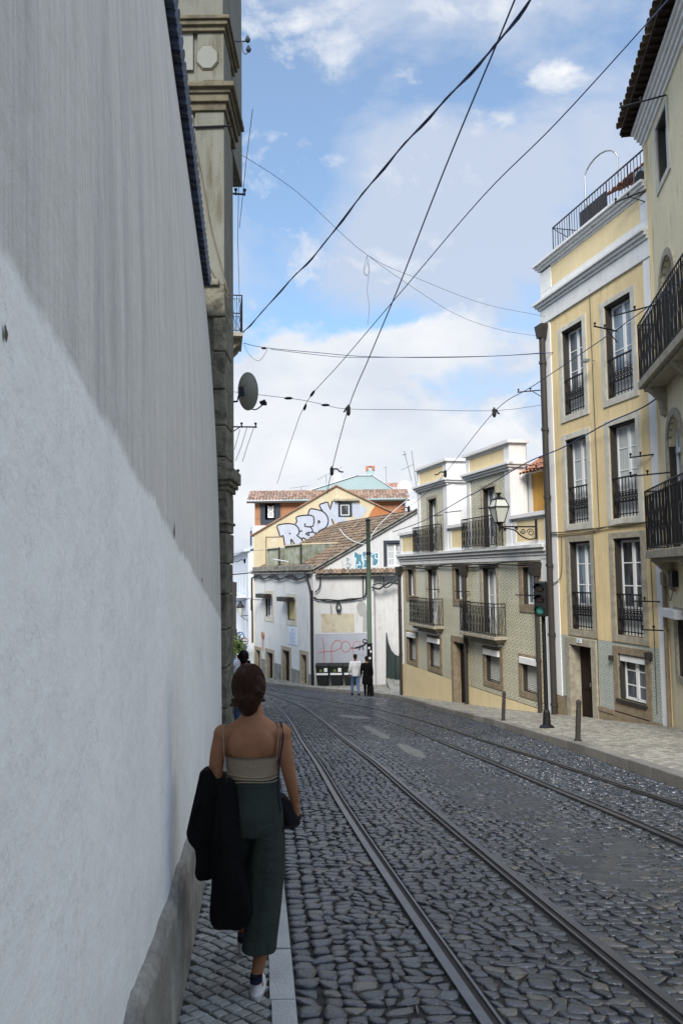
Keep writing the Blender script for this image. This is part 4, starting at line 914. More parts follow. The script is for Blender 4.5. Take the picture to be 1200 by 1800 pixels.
# ================================================================ BEIGE HOUSE AT THE RIGHT EDGE
BF = Fr((7.0, 17.4), (6.1, 12.3), -2.4); BL = 7.6
bh = thing('beige_house', 'tall beige plastered house with arched windows and deep dark eaves at the right edge', 'house', fr=BF)
M['beige'] = mat('beige_plaster', (.76, .665, .445), .88, .12, 1.0, streak=.12, bump=.008, stain=((.55, .47, .31), 1.4, .56, (3, 3, .8)), fine=.08)
def arch_pts(a, b, zs, n=10): r = (b-a)/2; return [((a+b)/2+r*math.cos(t), zs+r*math.sin(t)) for t in np.linspace(0, math.pi, n+1)]
def arch_wall(mb, u0, u1, z0, z1, a, b, c, zs, v=0., dep=.25):
    A = arch_pts(a, b, zs)     # right to left over the top
    mb.quad((u0, v, z0), (a, v, z0), (a, v, z1), (u0, v, z1)); mb.quad((b, v, z0), (u1, v, z0), (u1, v, z1), (b, v, z1)); mb.quad((a, v, z0), (b, v, z0), (b, v, c), (a, v, c))
    for i in range(len(A)-1):
        (p, q), (r, s) = A[i], A[i+1]; mb.quad((p, v, q), (p, v, z1), (r, v, z1), (r, v, s)); mb.quad((p, v, q), (r, v, s), (r, v+dep, s), (p, v+dep, q))
    mb.quad((a, v, c), (a, v, zs), (a, v+dep, zs), (a, v+dep, c)); mb.quad((b, v, c), (b, v+dep, c), (b, v+dep, zs), (b, v, zs)); mb.quad((a, v, c), (a, v+dep, c), (b, v+dep, c), (b, v, c))
mb = MB(); ARU = ((.95, 2.08), (4.2, 5.3))
for (c, zs, z0, z1) in ((5.76, 7.50, 5.4, 8.6), (2.08, 4.20, 1.7, 5.4)):
    arch_wall(mb, 0, 3.2, z0, z1, *ARU[0], c, zs); arch_wall(mb, 3.2, BL, z0, z1, *ARU[1], c, zs)
holes_wall(mb, 0, BL, 8.6, 11.5, [(1.10, 2.06, 9.72, 11.0), (4.2, 5.2, 9.72, 11.0)]); holes_wall(mb, 0, BL, -4, 1.7, [(.95, 2.0, -.5, .72), (4.2, 5.3, -2.2, .7)])
mb.build('front_wall', M['beige'], bh, BF)
body(MB(), 0, BL, -4, 11.5, 8., .01).build('house_body', M['beige'], bh, BF)
mb = MB(); mb.box(-.12, .12, -.03, .1, -2.2, 11.4); mb.box(.12, .2, -.015, .1, -2.2, 11.4); mb.build('corner_strip', M['yellow2'], bh, BF)
mb = MB(); cornice(mb, -.1, BL, 11.25, 11.75, .24, 0, 5, (1, 1)); mb.build('eaves_cornice', M['white_trim'], bh, BF, bevel=.01)
mb = MB(); mb.box(-.50, BL+.3, -.46, 1, 11.80, 11.86)
for i in range(34): u = -.5+.25*i; mb.box(u, u+.08, -.43, 0, 11.752, 11.80)
rf = mb.build('eaves', M['door'], bh, BF)
mb = MB(); tiles(mb, (-.55, 2.93, 13.20), (1, 0, 0), (0, -.94, -.34), 36, 9, .24, .40, .08); mb.build('roof', M['terra_old'], bh, BF)
win(bh, BF, 1.10, 2.06, 9.72, 11.0, rows=3, sur='stone_gr', sw=.14, sb=.14, st=.12); win(bh, BF, 4.2, 5.2, 9.72, 11.0, rows=3, sur='stone_gr', sw=.14, sb=.14, st=.12)
for (c, zs) in ((5.76, 7.50), (2.08, 4.20)):
    for (a, b) in ARU:
        A = arch_pts(a+.03, b-.03, zs, 12); mb = MB(); ring = [(b-.03, c)]+A+[(a+.03, c)]
        mb.tube([(p, .16, q) for p, q in ring], .035, 6); m_ = (a+b)/2; mb.box(m_-.035, m_+.035, .13, .19, c, zs+(b-a)/2-.05); mb.box(a+.03, b-.03, .12, .20, zs-.16, zs-.06)
        for z in (c+.9, c+1.35, zs+.2): mb.box(a+.05, b-.05, .15, .18, z, z+.03)
        for u in (a+.28, b-.28): mb.box(u-.012, u+.012, .15, .18, zs-.06, zs+.38)
        mb.box(a+.05, b-.05, .14, .19, c, c+.4); w = mb.build('arched_window', M['wframe'], bh, BF)
        MB().prism([(b-.03, c)]+A+[(a+.03, c)], .185, .2).build('pane', M['pane'], w, BF)
        o_ = arch_pts(a-.14, b+.14, zs, 12); i_ = arch_pts(a, b, zs, 12); mb = MB()
        for k in range(12):
            P = [o_[k], o_[k+1], i_[k+1], i_[k]]; mb.prism(P, -.045, .05)
        mb.box(a-.14, a, -.045, .05, c, zs); mb.box(b, b+.14, -.045, .05, c, zs)
        mb.build('stone_surround', M['stone'], w, BF, bevel=.006)
        jm = MB(); jm.box(a+.002, a+.03, .0, .18, c, zs); jm.build('reveal_shade_lining', M['dframe'], w, BF)  # dark strip painted for the shade on the left reveal
for (z, zr) in ((5.72, 6.98), (2.06, 3.34)):
    mb = MB(); mb.box(.42, 6.2, -.46, 0, z-.17, z); mb.box(.5, 6.1, -.36, 0, z-.25, z-.171); mb.prism([(-.36, z-.25), (0, z-.25), (0, z-.85), (-.08, z-.8), (-.12, z-.5)], .75, .95, 'x'); mb.prism([(-.36, z-.25), (0, z-.25), (0, z-.85), (-.08, z-.8), (-.12, z-.5)], 2.9, 3.1, 'x')
    b_ = mb.build('balcony', M['stone'], bh, BF, bevel=.012); iron_rail(b_, BF, [(.46, 0), (.46, -.42), (2.4, -.42), (4.3, -.42), (6.1, -.42), (6.1, 0)], z, zr, .14, wavy=.03, r=.009)
win(bh, BF, .95, 2.0, -.5, .72, rows=1, sur='stone', sw=.18, sb=.14, st=.16, blind='blind'); MB().box(.34, 1.6, -.18, .0, .66, .84).build('awning_box', M['white'], bh, BF, bevel=.01)
MB().box(4.25, 5.25, .2, .25, -2.2, .68).build('door', M['door'], bh, BF)
mb = MB(); mb.box(.13, .42, -.12, -.01, 1.32, 1.60); mb.build('junction_box', M['stone_br'], bh, BF, bevel=.01)
mb = MB(); mb.tube([(.26, -.08, -2.4), (.27, -.08, .9), (.2, -.06, 1.3)], .045, 8); mb.tube([(.05, -.05, -1.2), (.05, -.05, 2.0)], .014, 6); mb.tube(smoothpath([(.3, -.05, 1.6), (.34, -.06, 1.9), (.6, -.05, 2.0)]), .015, 6)
mb.tube(smoothpath([(.42, -.05, 1.4), (.7, -.06, 1.0), (1.0, -.05, 1.3), (1.3, -.05, 1.8)]), .012, 6); mb.build('downpipe', M['stone_br'], bh, BF)
mb = MB(); mb.box(.9, 1.25, -.12, 0, 1.3, 1.62); mb.build('meter_box', M['iron'], bh, BF)
for u, z, L, d_ in ((1.0, 7.25, 1.1, (-.6, -.8)), (1.1, 3.65, .9, (-.6, -.8)), (2.2, 11.1, .9, (-.3, -.95)), (.3, .35, .6, (-.6, -.8))): bracket(bh, BF, u, z, L, d_, -.03)

# ================================================================ WHITE CORNER HOUSE
CX, CY = -1.6, 43.8
LF = Fr((-5.88, 54.0), (CX, CY), -5.6); RF = Fr((CX, CY), (3.0, 43.5), -5.6); LL = LF.len
wh = thing('white_corner_house', 'low stained white corner house under a long weathered tile roof, with bins along its side', 'house', fr=LF)
def onR(o, par): # place a mesh authored in RF coordinates under the white house
    mR = Matrix.Translation((RF.p0[0], RF.p0[1], RF.zb)) @ Matrix.Rotation(RF.rot, 4, 'Z'); mL = Matrix.Translation((LF.p0[0], LF.p0[1], LF.zb)) @ Matrix.Rotation(LF.rot, 4, 'Z')
    o.matrix_basis = mL.inverted() @ mR; return o
D1 = [(.05, 1.10, -7.2, -3.42), (2.5, 3.85, -7.0, -3.36), (5.75, 7.05, -6.2, -2.95), (9.05, 9.95, -4.9, -2.93)]
W1 = [(2.36, 3.78, -1.10, .22), (6.75, 8.12, -1.10, .12)]
mb = MB(); holes_wall(mb, -.35, LL, -3.9, 1.62, W1+[(a, b, -3.9, d) for a, b, c, d in D1], 0, .3); mb.build('left_front_wall', M['white_house'], wh, LF)
mb = MB(); holes_wall(mb, -.35, LL, -7.6, -3.902, [(a, b, max(c, -7.6), -3.902) for a, b, c, d in D1], -.02, .3); mb.build('grey_dado', M['dado'], wh, LF)
for i, (a, b, c, d) in enumerate(D1):
    mb = MB(); mb.box(a+.03, b-.03, .2, .26, c-.4, d-.03)
    for k in range(3): mb.box(a+.14, b-.14, .18, .201, c+.2+k*(d-c-.3)/3, c+(k+1)*(d-c-.3)/3)
    o_ = mb.build('door', M['door'], wh, LF); mb = MB(); surround(mb, a, b, c-.5, d, .24, -.05, .04, 0, .24); mb.box(a+.003, a+.028, -.045, .195, c-.4, d-.03); mb.box(b-.028, b-.003, -.045, .195, c-.4, d-.03); mb.build('stone_surround', M['stone'], o_, LF, bevel=.01)
for i, g in enumerate(W1):
    w = win(wh, LF, *g, rows=2, frm='white' if i else 'wframe', sur='stone_gr', sw=.30, sb=.3, st=.36, dep=.12, pane='pane_dark', sash=1 if i else 2, blind='gold_blind' if i else None)
    mb = MB(); mb.box(g[0]-.5, g[1]-.1, -.55, -.04, g[3]-.12, g[3]+.14); mb.tube([(g[0]-.5, -.3, g[3]+.0), (g[1]-.1, -.3, g[3]+.0)], .14, 8); mb.build('window_hood', M['dframe'], w, LF, bevel=.02)
mb = MB(); mb.tube([(.75, -.5, -.02), (.75, -.5, -.78)], .055, 8); mb.tube([(.75, -.5, -.06), (1.9, -.05, -.06)], .022, 6); mb.build('vent_pipe', M['iron'], wh, LF)
mb = MB(); mb.box(6.85, 8.40, -.03, -.002, -2.50, -1.50); pq = mb.build('plaque', M['plaque'], wh, LF, bevel=.004)
mb = MB(); mb.box(7.5, 7.75, -.036, -.031, -1.70, -1.58)
for k in range(8): mb.box(7.05, 8.2-.15*(k % 3), -.036, -.031, -1.84-.08*k, -1.815-.08*k)
mb.build('faded_text_lines', M['plaque_ink'], pq, LF)
mb = MB(); mb.prism([(1.82-.22*math.cos(t), -2.35+.24*math.sin(t)) for t in np.linspace(0, 6.28, 13)[:-1]], -.10, -.06); mb.tube([(1.82, -.08, -2.5), (1.82, -.08, -3.35)], .03, 6); mb.build('small_round_sign', M['terra_hot'], wh, LF)
# ledge (parapet gutter) and cornice of the left front
mb = MB(); mb.box(-.40, LL+.02, -.20, .35, 1.62, 1.70); mb.box(-.35, LL, -.12, .35, 1.70, 1.80); mb.box(-.45, LL+.05, -.26, .35, 1.80, 1.86); mb.box(-.35, LL, -.10, .20, 1.86, 2.10); mb.build('parapet_ledge', M['ledge'], wh, LF, bevel=.02)
# side (right) wall under the rising verge
RW = 5.75; sl = .562
mb = MB()
holes = (4.02, 4.98, 1.98, 3.22)
mb.quad((0, 0, -7.), (3.3, 0, -7.), (3.3, 0, 1.62), (0, 0, 1.62))
zt = lambda u: 1.72+sl*u
mb.quad((0, 0, 1.62), (holes[0], 0, 1.62), (holes[0], 0, zt(holes[0])), (0, 0, zt(0))); mb.quad((holes[1], 0, 1.62), (RW, 0, 1.62), (RW, 0, zt(RW)), (holes[1], 0, zt(holes[1])))
mb.quad((holes[0], 0, 1.62), (holes[1], 0, 1.62), (holes[1], 0, holes[2]), (holes[0], 0, holes[2])); mb.quad((holes[0], 0, holes[3]), (holes[1], 0, holes[3]), (holes[1], 0, zt(holes[1])), (holes[0], 0, zt(holes[0])))
mb.quad((3.3, .3, -7.), (RW, .3, -7.), (RW, .3, 1.62), (3.3, .3, 1.62)); mb.quad((RW, 0, -7), (RW, 12, -7), (RW, 12, zt(RW)), (RW, 0, zt(RW)))
onR(mb.build('side_wall', M['white_wall'], wh, RF), wh)
w = win(wh, RF, *holes, rows=3, sur=None, dep=.14, pane='pane'); onR(w, wh)
mb = MB(); a, b, c, d = holes; mb.box(a-.15, a, -.04, .1, c-.02, d+.15); mb.box(a, b+.1, -.04, .1, d, d+.15); mb.build('frame_trim', M['bframe'], w, RF)
# painted panels, patches and the cable holder of the side wall
mb = MB(); mb.quad((.42, -.008, -1.58), (2.22, -.008, -1.60), (2.22, -.008, -.57), (.42, -.008, -.57)); onR(mb.build('old_cream_panel', M['creampanel'], wh, RF), wh)
mb = MB(); mb.quad((.05, -.006, -4.9), (3.02, -.006, -4.9), (3.02, -.006, -1.63), (.05, -.006, -1.66)); gp = onR(mb.build('grey_painted_panel', M['greypanel'], wh, RF), wh)
mb = MB(); mb.quad(*[(2.62+.26*math.cos(t)*(1+.1*math.sin(3*t)), -.007, -.33+.42*math.sin(t)) for t in np.linspace(0, 6.28, 22)[:-1]]); mb.quad((2.66, -.0065, -1.58), (2.95, -.0065, -1.58), (2.95, -.0065, -.35), (2.72, -.0065, -.5)); onR(mb.build('bare_cement_patch', M['patch'], wh, RF), wh)
z3_ = lambda x, y: RF.px(545+x/10, 1100+y/10)
mb = MB()
for P, w_ in (([(210, 220), (235, 300), (245, 450), (240, 560), (250, 650)], .045), ([(140, 485), (230, 455), (380, 450), (470, 425), (535, 385), (555, 310), (520, 265), (450, 262), (395, 320), (370, 420), (375, 560), (390, 700)], .045),
              ([(600, 270), (560, 320), (550, 400), (590, 450), (650, 460), (700, 410), (705, 350), (670, 290), (600, 270)], .045), ([(700, 400), (800, 395), (870, 350), (880, 290), (830, 270), (770, 300), (745, 380), (750, 500)], .035), ([(180, 405), (200, 405)], .05)):
    ribbon(mb, smoothpath([z3_(*p) for p in P], 4), w_, -.012)
mb.build('red_graffiti', M['redpaint'], gp, RF)
mb = MB()
for P, w_ in (([(790, 390), (860, 375), (940, 340), (990, 290)], .10), ([(880, 370), (860, 430)], .06), ([(920, 360), (935, 430)], .06), ([(930, 250), (950, 240), (1000, 260), (990, 300), (930, 290), (925, 255)], .06), ([(720, 385), (800, 395)], .04)):
    ribbon(mb, smoothpath([z3_(*p) for p in P], 4), w_, -.013)
mb.build('black_graffiti', M['blackpaint'], gp, RF)
mb = MB()
for P in ([(840, 515), (1000, 510)], [(925, 440), (925, 600), (900, 660)]): ribbon(mb, [z3_(*p) for p in P], .03, -.012)
mb.build('grey_graffiti_line', M['patch'], gp, RF)
# blue graffiti on the gable
zb2 = lambda x, y: RF.px(590+x/12, 950+y/12)
gr = onR(MB().build('blue_graffiti', M['bluepaint'], wh), wh)
def poly(mb, P, v): mb.quad(*[(a, v, b) for a, b in P])
mb = MB()
for P in ([(385, 245), (500, 300), (560, 270), (540, 350), (560, 420), (560, 580), (415, 585), (410, 480), (425, 370), (385, 380)], [(575, 250), (630, 255), (625, 370), (680, 400), (680, 550), (580, 555), (600, 440), (565, 360)],
          [(680, 310), (890, 260), (870, 380), (890, 430), (850, 510), (780, 510), (785, 400), (740, 330), (720, 540), (680, 550)]):
    poly(mb, smoothpath([zb2(*p) for p in P], 3, True), -.010)
o2 = mb.build('letter_fill', M['bluepaint'], gr, RF)
mb = MB()
for P in ([(385, 245), (385, 380), (425, 370), (410, 480), (415, 590), (560, 590), (740, 560), (860, 530), (900, 430), (880, 260), (740, 305), (625, 255)], [(520, 260), (560, 320), (550, 400), (585, 480), (570, 560)], [(590, 340), (590, 390), (650, 410), (670, 480)], [(440, 580), (450, 510), (520, 520), (490, 450)], [(840, 300), (830, 370), (880, 390)]):
    ribbon(mb, smoothpath([zb2(*p) for p in P], 4), .045, -.014)
mb.build('letter_outline', M['ltblue'], gr, RF)
mb = MB()
for P in ([(235, 370), (235, 440), (285, 400), (235, 370)], [(220, 520), (260, 460), (300, 530), (320, 500)], [(230, 560), (270, 600), (280, 540)], [(270, 560), (275, 600)]): ribbon(mb, [zb2(*p) for p in P], .05, -.012)
mb.build('small_tag', M['bluepaint'], gr, RF)
bpy.data.objects.remove(bpy.data.objects['blue_graffiti']) if False else None
# pent tiles across the side wall
mb = MB(); tiles(mb, (0.15, .05, 1.82), (1, 0, 0), (0, -.86, -.5), 19, 1, .235, .50, .08)
onR(mb.build('pent_tiles', M['terra_old'], wh, RF), wh)
mb = MB(); mb.box(.12, 4.6, -.30, .02, 1.46, 1.545); onR(mb.build('pent_ledge', M['ledge'], wh, RF), wh)
mb = MB(); mb.box(3.0, 5.2, -.012, .01, 1.66, 1.72); mb.build('dark_flashing', M['bframe'], w, RF)
# main roof: rises away from the left front
Uv = np.array([LF.d[0]*-1, LF.d[1]*-1, 0])       # along the eave, away from the viewer
Rv = np.array([RF.d[0], RF.d[1], 0]); up = Rv*math.cos(math.atan(sl))+np.array([0, 0, math.sin(math.atan(sl))])
def toL(mb):    # world -> white-house local
    mi = (Matrix.Translation((LF.p0[0], LF.p0[1], LF.zb)) @ Matrix.Rotation(LF.rot, 4, 'Z')).inverted(); mb.V = [tuple(mi @ Vector(v)) for v in mb.V]; return mb
mb = MB(); Lr = 11.6/math.cos(math.atan(sl)); O = np.array([CX, CY, 1.80])+np.array([RF.n[0], RF.n[1], 0])*-.12; O2 = O+up*6.65
sv = .37; nv = int(6.65/sv); nu = int(11.3/.235)
# build with the ridge direction = Uv (horizontal), downslope = -up; skew is handled by stepping along both
N = np.cross(Uv, up); N = N/np.linalg.norm(N); N = N if N[2] > 0 else -N
for i in range(nu):
    for j in range(nv):
        b0 = O+Uv*.235*i+up*(sv*(j+1))+rng.normal(0, .008, 3); P = []
        for e, (dv, lift) in enumerate(((0, 0.), (sv*1.15, .045))):
            for k in range(6): a_ = math.pi*k/5; P.append(b0+Uv*.235*(.5-.5*math.cos(a_)*1.03)-up*dv+N*(.075*math.sin(a_)+lift))
        mb.add(P, [(k, k+1, 7+k, 6+k) for k in range(5)])
toL(mb).build('tiled_roof', M['terra_old'], wh)
mb = MB(); A, B, C_, D_ = O-N*.02, O+Uv*11.4-N*.02, O+Uv*11.4+up*6.65-N*.02, O+up*6.65-N*.02; mb.quad(A, B, C_, D_); mb.quad(A-N*.12, B-N*.12, C_-N*.12, D_-N*.12); mb.quad(A, D_, D_-N*.12, A-N*.12); toL(mb).build('roof_deck', M['joint'], wh)
mb = MB(); mb.tube([O+up*.0+N*.05, O+up*6.6+N*.05], .05, 6); mb.tube([O-N*.10-np.array([RF.n[0], RF.n[1], 0])*.0, O+up*6.6-N*.1], .04, 6); toL(mb).build('verge_mortar', M['ledge'], wh)
# corrugated dormers on the roof
def corr(u0, v0_, dpt, hgt, par, pitch=.10):
    mb = MB(); base = lambda a, b: O+Uv*a+Rv*b
    return mb
mb = MB(); zr = lambda b: 1.80+sl*b
def corrwall(mb, P0, P1, za, zb0, zb1, step=.085):
    L = np.linalg.norm(np.array(P1)-np.array(P0)); n_ = int(L/step)*2; d_ = (np.array(P1)-np.array(P0))/L; nn = np.array([-d_[1], d_[0]])
    V = []
    for i in range(n_+1): p = np.array(P0)+d_*L*i/n_+nn*(.02 if i % 2 else -.02); V += [(p[0], p[1], zb0+(zb1-zb0)*i/n_), (p[0], p[1], za)]
    mb.add(V, [(2*i, 2*i+2, 2*i+3, 2*i+1) for i in range(n_)])
def dormer(yfront, xo, L, ztop, wd, name):
    # front sheet faces the left street, side sheet faces up the street
    mb = MB(); f0 = np.array([O[0], O[1]])+np.array([Uv[0], Uv[1]])*yfront+np.array([Rv[0], Rv[1]])*xo
    s1 = f0+np.array([Rv[0], Rv[1]])*L; fb = f0+np.array([Uv[0], Uv[1]])*wd
    corrwall(mb, f0, s1, ztop, zr(xo)-.15, zr(xo+L)-.1); corrwall(mb, fb, f0, ztop, zr(xo)-.15, zr(xo)-.15)
    r0 = toL(mb).build(name, M['corr'], wh)
    mb = MB(); e = np.array([Rv[0], Rv[1]])*.12
    q = [(*(f0-e), ztop), (*(s1+e), ztop+.06), (*(s1+e+np.array([Uv[0], Uv[1]])*wd), ztop+.06), (*(f0-e+np.array([Uv[0], Uv[1]])*wd), ztop)]
    mb.add(q+[(a, b, c+.07) for a, b, c in q], [(0, 1, 2, 3), (7, 6, 5, 4), (0, 4, 5, 1), (1, 5, 6, 2), (2, 6, 7, 3), (3, 7, 4, 0)]); toL(mb).build('dormer_roof', M['cream'], r0)
    mb = MB(); mb.tube([(*(f0-e*.3), zr(xo)-.1), (*(f0-e*.3), ztop+.05)], .06, 8); toL(mb).build('corner_post', M['dframe'], r0)
dormer(3.4, .55, 3.3, 3.32, 3.0, 'corrugated_dormer'); dormer(7.3, .5, 1.6, 3.25, 2.6, 'small_corrugated_dormer')
mb = MB(); q = O+Uv*2.2+Rv*.1; mb.tube([O+Uv*4.2+np.array([0, 0, .55]), O+Uv*7+np.array([0, 0, .75])], .03, 6); toL(mb).build('white_pole', M['white'], wh)
# corner drainpipe and looping cables
cb = thing('cable_bundle', 'thick black cables looping below the ledge and roof tiles of the white corner house', 'cables', (CX, CY, 0))
mb = MB()
LP = lambda u, v, z: Vector(LF.w(u, v, z))-Vector((CX, CY, 0)); RP = lambda u, v, z: Vector(RF.w(u, v, z))-Vector((CX, CY, 0))
for k, (z, r) in enumerate(((1.42, .05), (1.34, .035))):
    mb.tube([LP(u, -.12-.03*k, z+.10*math.sin(u*1.9+k)*(.6 if k else 1)) for u in np.linspace(-.3, LL-.5, 50)], r, 6)
mb.tube(smoothpath([LP(-.35, -.12, 1.4), LP(-.42, -.12, .8), LP(-.4, -.1, -1.5), LP(-.4, -.1, -3)]), .06, 6)
mb.tube(smoothpath([LP(LL-.9, -.15, 1.7), LP(LL-.3, -.2, 1.2), LP(LL+.02, -.15, .5), LP(LL+.05, -.12, -.4)]), .07, 8)
mb.build('ledge_cables', M['cable'], cb)
mb = MB(); mb.tube([LP(LL+.02, -.12, .7), LP(LL+.04, -.12, -7)], .085, 10); mb.build('corner_downpipe', M['cable'], cb)
mb = MB()
mb.tube(smoothpath([RP(.1, -.15, .6), RP(.35, -.15, .85), RP(.42, -.12, 1.45)]), .035, 6)
mb.tube(smoothpath([RP(.05, -.15, .35), RP(.25, -.15, .22), RP(.8, -.15, .20), RP(1.39, -.15, .15), RP(2.0, -.15, .22), RP(2.7, -.15, .28), RP(2.88, -.15, .6), RP(2.9, -.15, 1.4)]), .045, 6)
mb.tube(smoothpath([RP(.0, -.13, .30), RP(.6, -.13, .14), RP(1.3, -.13, .10), RP(2.2, -.13, .17), RP(2.8, -.13, .30)]), .03, 6)
mb.tube([RP(2.72, -.1, 1.45), RP(2.72, -.1, .30)], .03, 6)
for s in (-1, 1): mb.tube(smoothpath([RP(1.38, -.16, .1), RP(1.38+.12*s, -.16, -.2), RP(1.38+.05*s, -.16, -.5), RP(1.38, -.16, -.3)]), .035, 6)
mb.tube([RP(.97, -.08, -.1), RP(.98, -.08, -.55)], .02, 5)
mb.tube(smoothpath([RP(3.2, -.2, .85), RP(3.6, -.25, .75), RP(3.9, -.25, .95), RP(4.25, -.3, 1.1), RP(4.6, -.3, 1.0)]), .06, 6); mb.tube(smoothpath([RP(3.25, -.2, .95), RP(3.7, -.25, 1.05), RP(4.0, -.25, .8), RP(4.6, -.3, 1.25)]), .035, 6); mb.tube([RP(3.85, -.1, 1.4), RP(3.85, -.15, .9)], .03, 6)
mb.build('side_cables', M['cable'], cb)
# recessed right-hand wall with low tile cap, gate and pillar
gt = thing('gate_wall', 'whitewashed yard wall with tile capping and stone gate pillar beside the green gate', 'wall', fr=Fr((3.0+.12, 43.2), (6.5, 42.9), -5.6))
GF = Fr((3.12, 43.2), (6.5, 42.9), -5.6)
mb = MB(); mb.box(.0, .45, 0, .4, -5.6, .52); mb.box(.45, 1.8, .02, .4, -5.6, .50); mb.build('wall', M['white_wall'], gt, GF)
mb = MB(); mb.box(.42, .98, -.10, .1, -5.6, -1.98); mb.box(.38, 1.02, -.16, .1, -2.10, -1.96); mb.build('gate_pillar', M['stone'], gt, GF, bevel=.015)
mb = MB(); tiles(mb, (0.1, .42, 1.02), (1, 0, 0), (0, -.8, -.6), 8, 2, .235, .42, .08); mb.build('tile_cap', M['terra_old'], gt, GF)
# the yard gate: swung open toward the street
gate = thing('yard_gate', 'dark green iron gate with a curved top standing by the stone pillar', 'gate', at(683, 1208, 42.5))
g0 = gate.location.copy()
def gp3(x, y, Y): return Vector(at(x, y, Y))-g0
mb = MB(); P = [(678, 1112, 42.9), (681, 1130, 42.6), (686, 1143, 42.2), (694, 1152, 41.2)]; B_ = [(678, 1192, 42.9), (694, 1215, 41.2)]
pb = [gp3(*p) for p in P]
mb.add([*pb, gp3(694, 1214, 41.2), gp3(678, 1196, 42.9)]+[p+Vector((.05, .03, 0)) for p in [*pb, gp3(694, 1214, 41.2), gp3(678, 1196, 42.9)]], [(0, 1, 2, 3, 4, 5), (11, 10, 9, 8, 7, 6)]+[(i, (i+1) % 6, 6+(i+1) % 6, 6+i) for i in range(6)]); mb.build('leaf', M['gate'], gate)
mb = MB()
for i in range(9):
    x = 694+i*1.5; mb.tube([gp3(x, 1151+i*.5, 41.2), gp3(x, 1206, 41.2)], .022, 5)
mb.tube([gp3(694, 1152, 41.2), gp3(706, 1156, 41.2)], .03, 5); mb.tube([gp3(694, 1204, 41.2), gp3(706, 1204, 41.2)], .03, 5); mb.build('bars', M['gate'], gate)
# stone step before the gate
p = at(690, 1212, 38.5); zz = float(gz(38.5))
mb = MB(); P = [at(x, y, 1)[0] for x, y in ((1, 1),)]; mb = MB()
mb.box(2.2, 3.9, 38.0, 42.3, zz-.5, zz+.17); mb.box(2.5, 3.9, 39.6, 42.4, zz+.171, zz+.24); o_ = mb.build('gate_steps', M['calc_light'], None); struct(o_)
# ================================================================ CREAM GABLE HOUSE
GFm = Fr((-5.88, 54.1), (3.5, 54.0), -6.6)
gh = thing('cream_gable_house', 'cream gabled house with large lavender bubble-letter graffiti behind the tile roof', 'house', fr=GFm)
mb = MB(); hz = (5.78, 6.46, 5.52, 6.30)
prof = [(-.12, -8), (9.6, -8), (9.6, 5.5), (9.2, 5.72), (5.54, 7.52), (-.12, 4.30)]
def clip_gable(mb):
    a, b, c, d = hz; top = lambda u: 4.30+(u+.12)*(7.52-4.30)/(5.66) if u < 5.54 else 7.52-(u-5.54)*(7.52-5.72)/(9.2-5.54)
    mb.quad((-.12, 0, -8), (a, 0, -8), (a, 0, top(a)), (5.54, 0, 7.52) if a > 5.54 else (a, 0, top(a)), (-.12, 0, top(-.12))) if False else None
    mb.quad((-.12, 0, -8), (5.54, 0, -8), (5.54, 0, 7.52), (-.12, 0, 4.30)); mb.quad((5.54, 0, -8), (a, 0, -8), (a, 0, top(a)), (5.54, 0, 7.52))
    mb.quad((a, 0, -8), (b, 0, -8), (b, 0, c), (a, 0, c)); mb.quad((a, 0, d), (b, 0, d), (b, 0, top(b)), (a, 0, top(a))); mb.quad((b, 0, -8), (9.2, 0, -8), (9.2, 0, 5.72), (b, 0, top(b)))
    mb.quad((a, 0, c), (a, .25, c), (a, .25, d), (a, 0, d)); mb.quad((b, 0, c), (b, .25, c), (b, .25, d), (b, 0, d)); mb.quad((a, 0, d), (b, 0, d), (b, .25, d), (a, .25, d)); mb.quad((a, 0, c), (b, 0, c), (b, .25, c), (a, .25, c))
clip_gable(mb); mb.quad((-.12, 0, -8), (-.12, 7, -8), (-.12, 7, 4.3), (-.12, 0, 4.3)); mb.build('gable_wall', M['cream'], gh, GFm)
mb = MB(); mb.prism([(7.6, 5.2), (9.2, 5.2), (9.2, 5.70), (8.2, 6.18), (7.95, 5.85)], -.01, -.004); mb.build('orange_patch', M['orange_wall'], gh, GFm)
w = win(gh, GFm, *hz, rows=1, sur=None, dep=.04, sash=1, pane='pane_dark'); mb = MB(); a, b, c, d = hz; mb.box(a-.12, a, -.03, .08, c-.1, d+.1); mb.box(b, b+.14, -.03, .08, c-.1, d+.1); mb.box(a, b, -.03, .08, d, d+.12); mb.box(a, b, -.03, .08, c-.1, c); mb.build('dark_trim', M['bframe'], w, GFm)
mb = MB(); mb.box(5.4, 7.1, -.25, .0, 6.50, 6.58); mb.box(5.35, 7.0, -.03, .0, 6.6, 6.66); mb.build('window_hood', M['stone'], w, GFm)
mb = MB(); mb.box(.70, .76, -.03, 0, 2.3, 4.15); mb.box(.70, 1.9, -.03, 0, 4.10, 4.15); mb.build('rusty_pipe', M['terra_old'], gh, GFm)
mb = MB()
mb.add([(-.3, -.15, 4.20), (5.54, -.15, 7.53), (5.54, 8, 7.53), (-.3, 8, 4.20), (-.3, -.15, 4.28), (5.54, -.15, 7.62), (5.54, 8, 7.62), (-.3, 8, 4.28)], [(0, 1, 2, 3), (7, 6, 5, 4), (0, 4, 5, 1), (3, 2, 6, 7), (0, 3, 7, 4)])
mb.add([(5.54, -.15, 7.53), (10.0, -.15, 5.33), (10, 8, 5.33), (5.54, 8, 7.53), (5.54, -.15, 7.62), (10.0, -.15, 5.42), (10, 8, 5.42), (5.54, 8, 7.62)], [(0, 1, 2, 3), (7, 6, 5, 4), (0, 4, 5, 1), (1, 5, 6, 2)])
mb.build('roof', M['terra'], gh, GFm)
zg = lambda x, y: GFm.px(480+x/8.571, 870+y/8.571)
